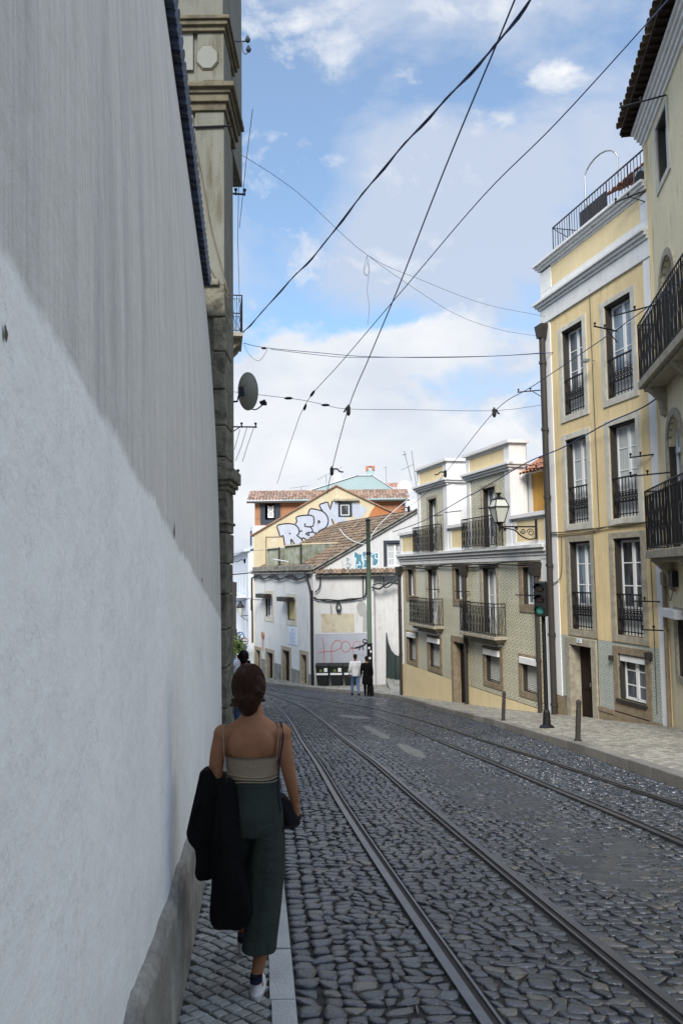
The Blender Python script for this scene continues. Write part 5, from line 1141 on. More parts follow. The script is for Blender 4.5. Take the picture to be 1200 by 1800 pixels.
fills = {'r': [(60, 470), (120, 445), (220, 435), (320, 447), (375, 490), (392, 545), (380, 590), (360, 610), (420, 660), (465, 745), (360, 785), (310, 720), (272, 665), (285, 782), (182, 785), (165, 680), (150, 610), (110, 628), (85, 560)],
 'e': [(345, 335), (400, 315), (500, 305), (608, 325), (600, 470), (590, 560), (640, 580), (635, 640), (660, 680), (590, 715), (530, 735), (490, 670), (440, 650), (425, 660), (360, 610), (395, 550), (385, 490), (340, 440), (355, 400)],
 'd': [(530, 300), (540, 235), (570, 205), (650, 220), (740, 245), (800, 300), (828, 380), (815, 450), (780, 500), (700, 540), (650, 590), (600, 555), (605, 470), (610, 325)],
 'm': [(695, 155), (750, 125), (825, 110), (858, 225), (890, 95), (975, 97), (985, 200), (990, 300), (1080, 330), (1110, 440), (1080, 495), (1000, 490), (985, 430), (930, 400), (880, 360), (930, 480), (890, 545), (815, 525), (800, 490), (828, 400), (805, 305), (745, 245)]}
gf = None
for k, (L_, P) in enumerate(fills.items()):
    mb = MB(); poly(mb, [zg(*p) for p in P], -.010-.003*(k in (0, 2))); gf = mb.build('graffiti_letter_fill', M['lav'], gh, GFm)
mb = MB(); poly(mb, [zg(*p) for p in ((1190, 110), (1330, 150), (1420, 220), (1330, 330), (1230, 360), (1180, 250))], -.008); mb.build('pale_paint_patch', M['lav'], gh, GFm)
mb = MB(); S = .085
for P, c_ in (([(175, 857), (178, 780), (162, 680), (150, 610), (107, 630), (85, 560), (58, 470), (120, 443), (220, 432), (320, 445), (375, 490), (393, 545), (382, 590), (358, 610), (420, 660), (468, 745), (420, 775), (350, 783), (310, 720), (270, 665), (270, 705), (285, 785)], 0),
              ([(335, 435), (358, 395), (345, 340), (400, 317), (500, 305), (608, 325), (600, 470), (475, 472), (487, 430)], 0), ([(560, 485), (590, 520), (600, 560), (655, 578)], 0), ([(395, 550), (440, 540)], 0), ([(600, 558), (530, 566), (490, 585), (545, 612), (530, 575)], 0), ([(640, 580), (632, 640), (660, 680), (585, 720)], 0), ([(425, 660), (455, 648), (490, 670), (530, 735)], 0),
              ([(525, 300), (540, 240), (570, 208), (660, 222), (745, 248), (805, 305), (830, 380), (815, 455), (780, 500), (700, 540), (650, 600)], 0), ([(680, 385), (705, 402), (682, 428), (680, 385)], 0), ([(240, 580), (258, 580), (250, 590)], 0),
              ([(745, 245), (695, 155), (750, 127), (825, 112), (858, 228), (890, 97), (970, 98), (1060, 122)], 0), ([(880, 360), (908, 430), (930, 480), (890, 545), (815, 525), (805, 490)], 0), ([(985, 430), (997, 488), (1070, 502), (1115, 460)], 0)):
    ribbon(mb, smoothpath([zg(*p) for p in P], 2), S, -.018)
mb.build('graffiti_outline', M['blackpaint'], gh, GFm)
# ================================================================ ORANGE-TILED HOUSE, TEAL GABLE, ROOFTOP THINGS
OF = Fr((-7.0, 60), (3.8, 60), -7.5)
oh = thing('orange_tiled_house', 'house hung with orange tiles under a brown barrel-tile roof rising behind the cream gable', 'house', fr=OF)
hw = (1.14, 2.08, 5.64, 6.96)
mb = MB(); holes_wall(mb, .46, 11.8, -8, 7.0, [hw], 0, .2); body(mb, .46, 11.8, -8, 7.0, 6); mb.build('hung_tile_wall', M['hung'], oh, OF)
mb = MB(); a, b, c, d = hw; mb.box(a-.25, a+.1, -.06, .15, c-.3, d+.05); mb.box(b-.1, b+.3, -.06, .15, c-.3, d+.05); mb.box(a+.1, b-.1, -.06, .15, c-.3, c+.05); w_ = mb.build('window_frame', M['bframe'], oh, OF)
mb = MB(); mb.box(a+.35, b-.25, .04, .1, c+.25, d-.25); mb.build('pane', M['pane'], w_, OF)
mb = MB(); mb.box(a+.3, b-.2, .02, .039, c+.2, c+.28); mb.box(a+.3, b-.2, .02, .039, c+.62, c+.68); mb.box(a+.3, a+.36, .02, .039, c+.28, d-.2); mb.box(b-.26, b-.2, .02, .039, c+.28, d-.2); mb.build('sash', M['wframe'], w_, OF)
mb = MB(); tiles(mb, (-.1, 1.6, 7.98), (1, 0, 0), (0, -.91, -.42), 50, 5, .245, .42, .10, 6); mb.build('roof', M['terra'], oh, OF)
mb = MB(); mb.box(-.1, 12.1, -.5, -.42, 6.92, 7.06); mb.box(.3, 12, -.42, 0, 6.94, 7.0); mb.build('gutter', M['dframe'], oh, OF)
TG = Fr((-7.0, 75), (3.8, 75), -8.5)
tg = thing('teal_gable_house', 'far house with a wide pale teal gable end and small chimneys', 'house', fr=TG)
mb = MB(); mb.prism([(1.5, -8), (15.5, -8), (15.5, 7.0), (9.9, 10.75), (8.6, 10.75), (1.5, 8.6)], 0, 6); mb.build('gable_wall', M['teal'], tg, TG)
mb = MB(); mb.box(9.45, 10.15, .1, .8, 10.5, 11.25); ch = mb.build('chimney', M['teal'], tg, TG)
mb = MB(); mb.box(9.38, 9.62, .05, .85, 11.251, 11.62); mb.box(9.98, 10.22, .05, .85, 11.251, 11.62); mb.box(9.38, 10.22, .05, .85, 11.621, 11.70); mb.build('chimney_cap', M['terra_hot'], ch, TG)
mb = MB(); mb.box(6.35, 6.95, .1, .7, 9.8, 10.95); c2 = mb.build('chimney', M['white'], tg, TG); mb = MB(); mb.box(6.3, 7.0, .05, .75, 9.9, 10.2); mb.build('chimney_band', M['terra_hot'], c2, TG)
mb = MB(); mb.box(8.5, 10.0, -.1, 6.1, 10.752, 10.82); mb.add([(1.4, -.1, 8.6), (8.6, -.1, 10.78), (8.6, 6, 10.78), (1.4, 6, 8.6), (1.4, -.1, 8.7), (8.6, -.1, 10.86), (8.6, 6, 10.86), (1.4, 6, 8.7)], [(0, 1, 5, 4), (4, 5, 6, 7)]); mb.add([(9.9, -.1, 10.78), (15.7, -.1, 6.9), (15.7, 6, 6.9), (9.9, 6, 10.78), (9.9, -.1, 10.86), (15.7, -.1, 6.98), (15.7, 6, 6.98), (9.9, 6, 10.86)], [(0, 1, 5, 4), (4, 5, 6, 7)]); mb.build('roof_edge', M['far_white'], tg, TG)
ot = thing('rooftop_tower', 'small orange rooftop room with tile roof far behind the attic bays', 'building', (at(697, 880, 78)))
mb = MB(); mb.box(-.9, .9, -.6, .6, -3, 1.0); mb.build('wall', M['hung'], ot); mb = MB(); tiles(mb, (-1.2, .6, 1.75), (1, 0, 0), (0, -.93, -.36), 10, 4, .26, .42, .1); mb.build('roof', M['terra_hot'], ot)
rd = thing('satellite_dish', 'large pale round satellite dish on a far roof beside the antennas', 'satellite dish', at(711, 862, 66))
mb = MB(); mb.lathe([(.62*s, .16*(s*s-1)) for s in np.linspace(1, .03, 8)], (0, 0, .2), 28, 'y'); o_ = mb.build('reflector', M['far_white'], rd, smooth=True); md = o_.modifiers.new('t', 'SOLIDIFY'); md.thickness = .02
mb = MB(); mb.tube([(0, .1, .2), (0, .15, -1.2)], .04, 6); mb.build('mount', M['steel'], rd)
pr = thing('pale_rooftops', 'pale jumbled rooftop edge with small dark window far behind the tile roof', 'building', at(722, 905, 64))
mb = MB(); mb.box(-.9, 2.2, 0, 3, -4, .6); mb.box(-.3, 1.5, .4, 3, .6, 1.3); mb.build('wall', M['far_white'], pr); mb = MB(); mb.box(-.3, .1, -.02, .02, -.1, .3); mb.box(.2, .55, -.02, .02, -.1, .3); mb.build('window', M['dframe'], pr)
def antenna(label, foot, top, Yq, bars, r=.018, par=None):
    p0, p1 = Vector(at(*foot, Yq)), Vector(at(*top, Yq)); t = thing('antenna', label, 'antenna', p0, group='rooftop antennas')
    mb = MB(); mb.tube([(0, 0, 0), p1-p0], r*1.4, 6); mb.build('mast', M['steel'], t); mb = MB()
    for a, b in bars:
        q0, q1 = Vector(at(*a, Yq))-p0, Vector(at(*b, Yq))-p0; mb.tube([q0, q1], r, 5); n_ = 6
        for i in range(n_+1): c_ = q0.lerp(q1, i/n_); mb.tube([c_-Vector((.05, .25, .03)), c_+Vector((.05, .25, .03))], r*.6, 4)
    mb.build('crossbar', M['steel'], t)
antenna('tall straight antenna mast beside the first attic bay', (732, 860), (723, 792), 50, [((705, 826), (727, 816))])
antenna('leaning antenna mast left of the tallest one', (723, 845), (710, 793), 50, [((707, 800), (713, 798))])
antenna('thin antenna with a small arm right of the teal gable chimney', (679, 850), (678, 821), 74, [((673, 822), (679, 821))])
antenna('antenna with long slanting boom left of the cream gable peak', (574, 868), (573, 836), 62, [((558, 843), (600, 821))])
antenna('low antenna with a level boom over the orange-tiled roof', (529, 862), (529, 855), 62, [((511, 858), (541, 854))])
# ================================================================ GREEN POLE, BINS, STREET FURNITURE
gpz = float(gz(34.7)); gpl = thing('green_pole', 'tall green painted iron tram pole beside the white house wall', 'pole', (1.13, 34.7, gpz+.1))
mb = MB(); mb.tube([(0, 0, 2.2), (.02, 0, 7.55)], [.105, .085], 14); mb.build('shaft', M['green'], gpl, smooth=True)
mb = MB(); mb.lathe([(.15, 0), (.15, .35), (.125, .5), (.118, 2.2), (.13, 2.25)], (0, 0, 0), 14); mb.build('sticker_covered_base', M['iron'], gpl)
mb = MB()
for a, z in ((-1.2, 1.9), (-1.6, 1.62), (-1.3, 1.2), (-1.8, 2.05)): mb.ball((.12*math.cos(a), .12*math.sin(a), z), (.05, .02, .055), 8, 6)
mb.build('sticker', M['white'], gpl)
mb = MB(); mb.lathe([(.1, 0), (.12, .02), (.12, .06), (.03, .12)], (.02, 0, 7.53), 12); mb.lathe([(.11, 0), (.11, .14)], (.015, 0, 6.05), 12); mb.build('collar', M['iron'], gpl)
lab_b = ['dark wheelie bin standing nearest the white house corner pipe', 'dark wheelie bin in the middle of the row of three', 'dark wheelie bin partly behind the man in the white shirt']
def bin_(u, dz, lab, src=None):
    p = RF.w(u, -.62, 0); z = float(gz(p[1]))+.13
    t = thing('wheelie_bin', lab, 'bin', (p[0], p[1], z), RF.rot, 'bins along the grey painted wall')
    if src:
        for c_ in src.children:
            d_ = c_.copy(); COL.objects.link(d_); d_.parent = t
            for g_ in c_.children: e_ = g_.copy(); COL.objects.link(e_); e_.parent = d_
        return t
    mb = MB(); mb.add([(-.27, -.27, .06), (.27, -.27, .06), (.27, .24, .06), (-.27, .24, .06), (-.34, -.33, 1.0), (.34, -.33, 1.0), (.34, .33, 1.0), (-.34, .33, 1.0)], [(0, 3, 2, 1), (4, 5, 6, 7), (0, 1, 5, 4), (1, 2, 6, 5), (2, 3, 7, 6), (3, 0, 4, 7)]); mb.box(-.37, .37, -.36, .36, .98, 1.03); mb.build('body', M['binbody'], t, bevel=.02)
    mb = MB(); mb.prism([(-.38, 1.031), (.36, 1.031), (.36, 1.13), (.1, 1.19), (-.38, 1.10)], -.36, .36, 'x'); mb.tube([(-.3, .40, 1.02), (.3, .40, 1.02)], .02, 6); l_ = mb.build('lid', M['binbody'], t, bevel=.015)
    mb = MB(); mb.box(-.31, .31, -.348, -.325, .60, .70); mb.build('label_strip', M['binlabel'], t); mb = MB(); mb.box(.10, .28, -.352, -.32, .76, .96); mb.build('sticker', M['binlabel'], t, bevel=.01); mb = MB(); mb.box(-.14, .0, -.35, -.32, .76, .90); mb.build('green_sticker', M['leaf'], t)
    for sx in (-1, 1): mb = MB(); mb.lathe([(.09, -.03), (.1, 0), (.09, .03)], (.27*sx, .22, .1), 14, 'x'); mb.build('wheel', M['iron'], t)
    return t
b0 = bin_(.52, 0, lab_b[0]); bin_(1.26, 0, lab_b[1], b0); bin_(2.0, 0, lab_b[2], b0)
def bollard(px_, py_, Y, lab):
    x = at(px_, py_, Y)[0]; t = thing('bollard', lab, 'bollard', (x, Y, float(gz(Y))+.12), 0, 'iron bollards along the pavement'); t.rotation_euler = (0, R(3.5), 0)
    mb = MB(); mb.lathe([(.045, 0), (.045, .55), (.04, .56), (.042, .60), (.042, .63), (.045, .66), (.045, .69), (.02, .72)], (0, 0, 0), 14); mb.build('post', M['dframe'], t, smooth=False)
    mb = MB(); mb.lathe([(.07, -.01), (.07, .02), (.05, .03)], (0, 0, 0), 14); mb.build('foot', M['iron'], t)
bollard(1015, 1316, 14.1, 'thin dark bollard on the pavement in front of the yellow house door'); bollard(884, 1276, 19.9, 'thin dark bollard at the kerb in front of the tiled house')
tx = at(961, 1290, 17.5)[0]
tl = thing('traffic_light', 'black traffic light on a post showing green, in front of the tiled house corner', 'traffic light', (tx, 17.5, float(gz(17.5))+.12))
mb = MB(); mb.lathe([(.16, 0), (.16, .03), (.09, .08), (.07, .35), (.048, .40), (.042, 2.45), (.038, 2.9)], (0, 0, 0), 14); mb.build('post', M['iron'], tl)
hx, hz_ = -.03, 2.42
hd = MB(); hd.box(-.13, .13, -.20, .0, hz_-.02, hz_+.74); hd.box(-.03, .06, 0, .1, hz_+.1, hz_+.16); hd.box(-.03, .06, 0, .1, hz_+.55, hz_+.61); hd = hd.build('signal_head', M['iron'], tl, bevel=.03); hd.location = (hx, -.06, 0); hd.rotation_euler = (0, 0, R(-28))
for i, mm in enumerate(('greenlight', 'lens', 'lens')):
    z = hz_+.12+.24*i; mb = MB(); mb.lathe([(.088, 0), (.07, -.02), (.03, -.03)], (0, -.202, z), 20, 'y'); mb.build(('green_lens', 'amber_lens', 'red_lens')[i], M[mm], hd)
    mb = MB(); V = []
    for k in range(13):
        a_ = math.pi*k/12; 
        for rr, yy in ((.10, -.20), (.10, -.34+.05*math.sin(a_)*0)): V.append((rr*math.cos(a_), yy, z+rr*math.sin(a_)))
        for rr, yy in ((.107, -.34), (.107, -.20)): V.append((rr*math.cos(a_), yy, z+rr*math.sin(a_)))
    mb.add(V, [(4*k+a, 4*k+b, 4*k+4+b, 4*k+4+a) for k in range(12) for a, b in ((0, 1), (1, 2), (2, 3))]); mb.build('visor', M['iron'], hd)
# wall lantern
lpw = TF.w(12.1, -.06, 2.92); lm = thing('wall_lantern', 'black iron wall lantern with scrolled bracket at the corner of the tiled house', 'street lamp', lpw)
odr = Vector((-TF.n[0], -TF.n[1], 0)); Lb = 1.17
def lq(a, z, b=0): return odr*a+Vector((0, 0, z))+Vector((TF.d[0], TF.d[1], 0))*b
mb = MB(); mb.tube([lq(0, .22), lq(0, -.36)], .035, 8); mb.tube([lq(0, 0), lq(Lb, 0)], .022, 8); mb.tube(smoothpath([lq(0, -.33), lq(.25, -.36), lq(.5, -.25), lq(.68, -.1), lq(.95, -.05), lq(Lb, -.03)]), .020, 6)
for cx_, cz_, r_, s_ in ((.18, -.17, .12, 1), (.42, -.13, .085, -1), (.62, -.06, .05, 1), (.98, -.1, .045, 1)):
    mb.tube([lq(cx_+r_*(1-t*.75)*math.cos(s_*t*9), cz_+r_*(1-t*.75)*math.sin(s_*t*9)) for t in np.linspace(0, 1, 28)], .014, 5)
mb.build('scroll_bracket', M['iron'], lm)
cxl = Lb-.02
def ring4(r, z): return [lq(cxl, z)+Vector((r*math.cos(a), r*math.sin(a), 0)) for a in [math.pi/4+k*math.pi/2+TF.rot for k in range(4)]]
r0, r1, r2, r3 = ring4(.15, .12), ring4(.30, .56), ring4(.20, .78), ring4(.07, .86)
mb = MB()
for A_, B_, w_ in ((r0, r1, .014), (r1, r2, .014)):
    for k in range(4): mb.tube([A_[k], B_[k]], w_, 5); 
for Rg in (r0, r1, r2):
    for k in range(4): mb.tube([Rg[k], Rg[(k+1) % 4]], .016, 5)
mb.add([*r2, *r3], [(k, (k+1) % 4, 4+(k+1) % 4, 4+k) for k in range(4)]+[(4, 5, 6, 7), (3, 2, 1, 0)]); c_ = lq(cxl, .86); mb.lathe([(.05, 0), (.05, .06), (.09, .08), (.09, .10), (.03, .12)], c_, 10); c_ = lq(cxl, -.1); mb.lathe([(.02, -.04), (.035, 0), (.035, .14), (.10, .21), (.14, .22)], c_, 10)
mb.build('lantern_frame', M['iron'], lm)
mb = MB(); s0, s1, s2 = ring4(.14, .125), ring4(.285, .56), ring4(.19, .775); mb.add([*s0, *s1, *s2], [(k, (k+1) % 4, 4+(k+1) % 4, 4+k) for k in range(4)]+[(4+k, 4+(k+1) % 4, 8+(k+1) % 4, 8+k) for k in range(4)]); mb.build('lamp_glass', M['lampglass'], lm)
mb = MB(); c_ = lq(cxl, .25); mb.tube([c_, c_+Vector((0, 0, .35))], [.05, .06], 8); mb.build('bulb', M['white'], lm)

# ================================================================ THE FAR STREET IN THE GAP
F1 = Fr((-10.4, 76), (-6.55, 55.6), -8.5)
fh = thing('far_white_house', 'pale narrow-fronted white house with balconies down the lower street beyond the corner house', 'house', fr=F1)
hs = [(u, u+.9, z, z+1.7) for u in (2, 5, 8, 11, 14, 17.5) for z in (-6.5, -3.2, .2)]
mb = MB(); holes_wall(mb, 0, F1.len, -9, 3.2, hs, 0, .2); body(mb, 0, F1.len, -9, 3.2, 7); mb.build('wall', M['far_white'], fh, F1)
for h in hs: 
    mb = MB(); mb.box(h[0], h[1], .12, .16, h[2], h[3]); mb.build('window', M['bframe'] if h[2] > -4 else M['dframe'], fh, F1)
mb = MB(); mb.box(-.1, F1.len+.1, -.3, .1, 3.2, 3.4); mb.build('cornice', M['far_white'], fh, F1)
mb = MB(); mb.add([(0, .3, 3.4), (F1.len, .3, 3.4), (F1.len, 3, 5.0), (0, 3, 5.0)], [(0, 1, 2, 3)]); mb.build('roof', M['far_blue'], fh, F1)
mb = MB(); mb.box(14.5, 17.5, .6, 2.5, 3.4, 5.2); o_ = mb.build('attic_room', M['far_white'], fh, F1); MB().box(15.2, 16.4, .55, .6, 3.8, 4.9).build('attic_window', M['bframe'], o_, F1)
for z in (-3.3, .05):
    mb = MB(); mb.box(1.5, 19, -.7, 0, z-.1, z); o_ = mb.build('balcony', M['far_white'], fh, F1); mb = MB(); mb.box(1.5, 19, -.72, -.68, z+.95, z+1.0)
    for i in range(46): u = 1.5+17.5*i/45; mb.box(u-.02, u+.02, -.71, -.69, z, z+.95)
    mb.build('railing', M['dframe'], o_, F1)
mb = MB()
for u in (15, 16.2, 17.4, 18.6): mb.tube([(u, -.75, -6.5), (u, -.75, 1.0)], .04, 5)
mb.build('scaffold_bars', M['dframe'], fh, F1)
far2 = thing('distant_house', 'distant bluish white house with a small orange roof closing the lower street', 'house', (-14.5, 104, -12))
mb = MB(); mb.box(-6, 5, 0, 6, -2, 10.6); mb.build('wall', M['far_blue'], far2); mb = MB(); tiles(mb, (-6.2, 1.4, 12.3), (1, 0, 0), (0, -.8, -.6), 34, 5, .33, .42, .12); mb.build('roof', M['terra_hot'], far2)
for u in (-.6, 1.3): MB().box(u, u+.7, -.05, .0, 7.6, 9.2).build('window', M['dframe'], far2)
lf = thing('street_lantern', 'small black lantern on a bracket far down the lower street', 'street lamp', at(438, 1082, 56))
mb = MB(); mb.tube([(.2, 0, 0), (-.6, -.1, 0)], .03, 6); mb.tube(smoothpath([(.2, 0, -.4), (-.2, 0, -.3), (-.6, -.1, 0)]), .02, 5); mb.build('bracket', M['iron'], lf)
mb = MB(); mb.lathe([(.1, 0), (.24, .55), (.26, .58), (.1, .85), (.05, .95), (.08, 1.0)], (-.6, -.1, 0), 6); mb.build('lantern', M['lampglass'], lf); mb = MB(); mb.lathe([(.27, .56), (.28, .62), (.1, .88), (.09, 1.0), (.02, 1.02)], (-.6, -.1, 0), 6); mb.build('cap', M['iron'], lf)
def sign(x, y, Yq, face, ring, lab, r=.32, h=2.4):
    p = at(x, y, Yq); t = thing('road_sign', lab, 'sign', (p[0], p[1], p[2]-h)); mb = MB(); mb.tube([(0, .03, -.6), (0, .03, h+.3)], .035, 6); mb.build('post', M['steel'], t)
    mb = MB(); mb.lathe([(r, 0), (r, -.03)], (0, 0, h), 20, 'y'); o_ = mb.build('disc', M[ring], t); mb = MB(); mb.lathe([(r*.74, -.035), (r*.74, -.045)], (0, 0, h), 20, 'y'); mb.build('disc_face', M[face], o_); return t, o_, h
sign(422, 1118, 58, 'far_blue', 'signblue', 'round blue-rimmed road sign far down the lower street'); t_, o_, h_ = sign(431, 1127, 54.5, 'far_white', 'redpaint', 'small round red-rimmed sign beside the corner house', .22); MB().box(-.12, .12, -.055, -.046, h_-.03, h_+.03).build('bar', M['iron'], o_)
sign(412, 1117, 62, 'redpaint', 'redpaint', 'small faded pink sign at the left side of the lower street', .3)
# small potted tree
tp = at(420, 1150, 53); tr = thing('small_tree', 'small yellow-green leafy tree in the lower street gap', 'tree', (tp[0], 53, float(gz(53))))
mb = MB(); mb.tube([(0, 0, 0), (.03, 0, 1.2), (-.02, .03, 2.2)], [.06, .05, .03], 8); mb.build('trunk', M['bark'], tr)
mb = MB(); rg = random.Random(3)
for i in range(420):
    a, b, r_ = rg.uniform(0, 6.28), rg.uniform(-1, 1), rg.random()**.5; c_ = Vector((.55*r_*math.cos(a)*math.sqrt(1-b*b), .55*r_*math.sin(a), 2.1+.85*r_*b)); u_ = Vector((rg.gauss(0, 1), rg.gauss(0, 1), rg.gauss(0, 1))).normalized()*.12; v_ = u_.cross(Vector((rg.gauss(0, 1), rg.gauss(0, 1), rg.gauss(0, 1)))).normalized()*.05
    mb.quad(c_-u_, c_+v_, c_+u_, c_-v_)
mb.build('crown', M['leaf'], tr)

# ================================================================ OVERHEAD WIRES
def wire(lab, pts, r, cat='overhead wire', m='wire', name='overhead_wire', k=6, twist=0, group='overhead wires and cables'):
    W3 = [at(*p) for p in pts]; P = smoothpath(W3, k) if len(W3) > 2 else W3; mb = MB(); mb.tube(P, r, 6)
    if twist:
        n_ = len(P); mb.tube([(p[0]+twist*math.cos(i*1.1), p[1], p[2]+twist*math.sin(i*1.1)-.01) for i, p in enumerate(P)], r*.8, 5)
    o = mb.build(name, M[m]); return tag(o, lab, cat, group)
wa = [(427, 584, 23.4), (445, 566, 22.5), (505, 498, 19.5), (555, 446, 17.2), (625, 356, 14.6), (700, 265, 12.6), (780, 178, 10.9), (868, 82, 9.5), (940, -12, 8.6)]
wire('thick twisted dark cable sweeping from the left balcony up to the top of the sky', wa, .015, twist=.018)
wire('straight trolley wire climbing from the teal gable to the top edge, crossing the thick cable', [(575, 868, 24), (583, 826, 22), (612, 718, 17), (650, 625, 14.2), (700, 505, 11.8), (780, 300, 9.4), (872, 78, 7.8), (908, -10, 7.2)], .0095)
wire('long thin trolley wire running to the upper right corner', [(487, 850, 28), (515, 765, 22.5), (540, 705, 19), (600, 636, 16.5), (720, 495, 13), (850, 343, 10.8), (980, 213, 9.2), (1180, -8, 7.9)], .0075)
wire('thin span wire from the left building through the trolley wires to the yellow house pipe', [(404, 688, 17.6), (507, 700, 18), (541, 705, 18.4), (572, 712, 18.6), (612, 719, 18.8), (720, 720, 19.8), (868, 722, 21), (950, 712, 22.2)], .006, k=3)
wire('level dark cable from the left balcony across to the yellow house', [(428, 603, 23.4), (465, 611, 23.2), (560, 620, 23), (650, 627, 22.8), (800, 628, 22.6), (955, 621, 22), (1105, 607, 19.6)], .010, twist=.0)
wire('second slack cable just under the level dark cable', [(476, 614, 23.1), (560, 624, 22.95), (610, 628, 22.8), (700, 628, 22.6), (860, 626, 22.3), (955, 620, 22)], .008)
wire('drooping loop of cable below the left balcony', [(428, 603, 23.4), (437, 622, 23.3), (452, 634, 23.2), (462, 628, 23.1), (470, 613, 23.1)], .006, name='cable_loop')
wire('faint wire from the left cornice down to the right, upper branch', [(408, 262, 12), (520, 336, 13.6), (645, 448, 15.5), (740, 492, 18), (850, 534, 20.5), (955, 556, 22.1), (1060, 580, 20.4)], .0042)
wire('faint wire branching below the other one toward the tall downpipe', [(645, 448, 15.5), (700, 488, 17), (800, 552, 19.5), (880, 580, 21), (955, 592, 22.2)], .0042)
wire('thin line hanging straight down with a coil from the faint wires', [(645, 448, 15.5), (648, 480, 15.5), (645, 510, 15.5), (649, 540, 15.5), (646, 570, 15.5)], .0035, name='hanging_wire')
wire('small coil of wire dangling below the faint wire knot', [(645, 450, 15.5), (639, 472, 15.5), (641, 484, 15.5), (649, 478, 15.5), (646, 462, 15.5), (640, 478, 15.5), (647, 486, 15.5)], .0035, name='wire_coil')
wire('trolley wire falling from the right edge house down past the lantern to the tile roof', [(1215, 478, 12.6), (1110, 560, 14.5), (940, 676, 18), (868, 724, 20), (782, 832, 25.5), (754, 862, 28), (700, 905, 32), (650, 932, 34.5)], .0085)
wire('dark sagging cable across the tiled house attic from the yellow house', [(1175, 682, 16.6), (1131, 715, 17.2), (1064, 745, 19), (990, 786, 21), (922, 815, 22.6), (832, 868, 26.5), (822, 872, 27), (745, 915, 31), (690, 935, 34.5)], .016)
wire('pale cable lying over the weathered roof from the green pole', [(646, 958, 34.7), (625, 953, 37), (608, 943, 40), (597, 930, 43)], .02, m='white_trim')
wire('pale line from the green pole up to the first attic bay', [(646, 960, 34.7), (660, 930, 37), (690, 900, 40), (726, 870, 42)], .014, m='white_trim')
wire('thin cable entering the lower street in front of the cream gable', [(405, 975, 40), (445, 968, 48), (500, 965, 52)], .012)
wire('cable crossing the lower street at the ledge height', [(405, 1010, 36), (430, 1008, 40), (446, 1006, 45)], .03)
wire('lower cable crossing the gap of the lower street', [(405, 1056, 40), (425, 1056, 45), (445, 1050, 50)], .02)
# insulators and clamps of the trolley suspension
def knob(x, y, Yq, lab, r=.035, L=.10, d=(1, 0, 0)):
    p = at(x, y, Yq); t = thing('insulator', lab, 'insulator', p, group='insulators on the span wires'); q_ = Vector(d).normalized().to_track_quat('X', 'Z').to_matrix().to_4x4()
    mb = MB(); mb.lathe([(r*.3, -L), (r*.6, -L*.7), (r, -L*.3), (r*.8, 0), (r, L*.3), (r*.6, L*.7), (r*.3, L)], (0, 0, 0), 10, 'x'); mb.V = [tuple(q_ @ Vector(v)) for v in mb.V]; mb.build('body', M['iron'], t)
knob(507, 700, 18, 'leftmost insulator on the thin span wire'); knob(572, 712, 18.6, 'insulator between the two trolley wires on the span wire'); knob(549, 692, 18.2, 'insulator just above the ring on the long thin trolley wire', d=(.5, -.4, .6)); knob(536, 716, 19.4, 'insulator just below the ring on the long thin trolley wire', d=(.3, -.6, .7)); knob(464, 612, 23.2, 'small clamp near the left end of the level dark cable', .04, .08)
def clamp(x, y, Yq, lab, arm):
    p = at(x, y, Yq); t = thing('wire_clamp', lab, 'wire clamp', p, group='clamps on the trolley wires'); mb = MB(); mb.box(-.05, .05, -.04, .04, -.10, .06); mb.lathe([(.02, -.16), (.05, -.12), (.05, -.06), (.02, .1)], (0, 0, 0), 8); mb.build('body', M['iron'], t, bevel=.01)
    mb = MB(); mb.tube(smoothpath([(0, 0, 0), (arm*.4, 0, .03), (arm*.7, 0, -.05), (arm, 0, -.06)]), .022, 6); mb.build('arm', M['iron'], t)
clamp(612, 719, 18.8, 'clamp where the straight trolley wire meets the span wire', -.12); clamp(583, 826, 22, 'clamp with a curved arm above the cream gable peak', .32); clamp(868, 723, 20.5, 'clamp on the falling trolley wire left of the tall downpipe', .14); clamp(782, 831, 25.5, 'clamp with a long arm in front of the first attic bay', -.35)
clamp(718, 893, 31, 'clamp with curved arm at the tile roof end by the attic bay', -.3); clamp(430, 985, 41, 'dark tangled wire fitting high in the lower street gap', -.5)

# ================================================================ PEOPLE
def ellip(mb, c, r): mb.ball(c, r, 16, 10)
def hand(mb, w, d, curl, side, s=1., spread=.012):
    """palm + five unequal bent fingers; w wrist, d pointing direction, curl = direction the fingers bend to, side = toward the thumb"""
    w, d, curl, side = Vector(w), Vector(d).normalized(), Vector(curl).normalized(), Vector(side).normalized()
    mb.tube([w, w+d*.04*s, w+d*.085*s], [.022*s, .026*s, .024*s], 10, round_=True); mb.tube([w+side*.016*s, w+side*.018*s+d*.075*s], [.014*s, .016*s], 8, round_=True); mb.tube([w-side*.016*s, w-side*.018*s+d*.07*s], [.014*s, .015*s], 8, round_=True)
    for k, L in enumerate((.068, .076, .071, .056)):
        a = w+d*.08*s+side*(.027-.018*k)*s; b = a+(d*.9+curl*.35).normalized()*L*.45*s; c = b+(d*.55+curl*.85).normalized()*L*.32*s; e = c+(d*.15+curl).normalized()*L*.26*s
        mb.tube([a, b, c, e], [.0095*s, .0088*s, .008*s, .0068*s], 8, round_=True)
    a = w+d*.025*s+side*.02*s; b = a+(side*.8+d*.6+curl*.2).normalized()*.035*s; c = b+(d*.9+curl*.5).normalized()*.03*s; mb.tube([a, b, c], [.0125*s, .0105*s, .008*s], 8, round_=True)
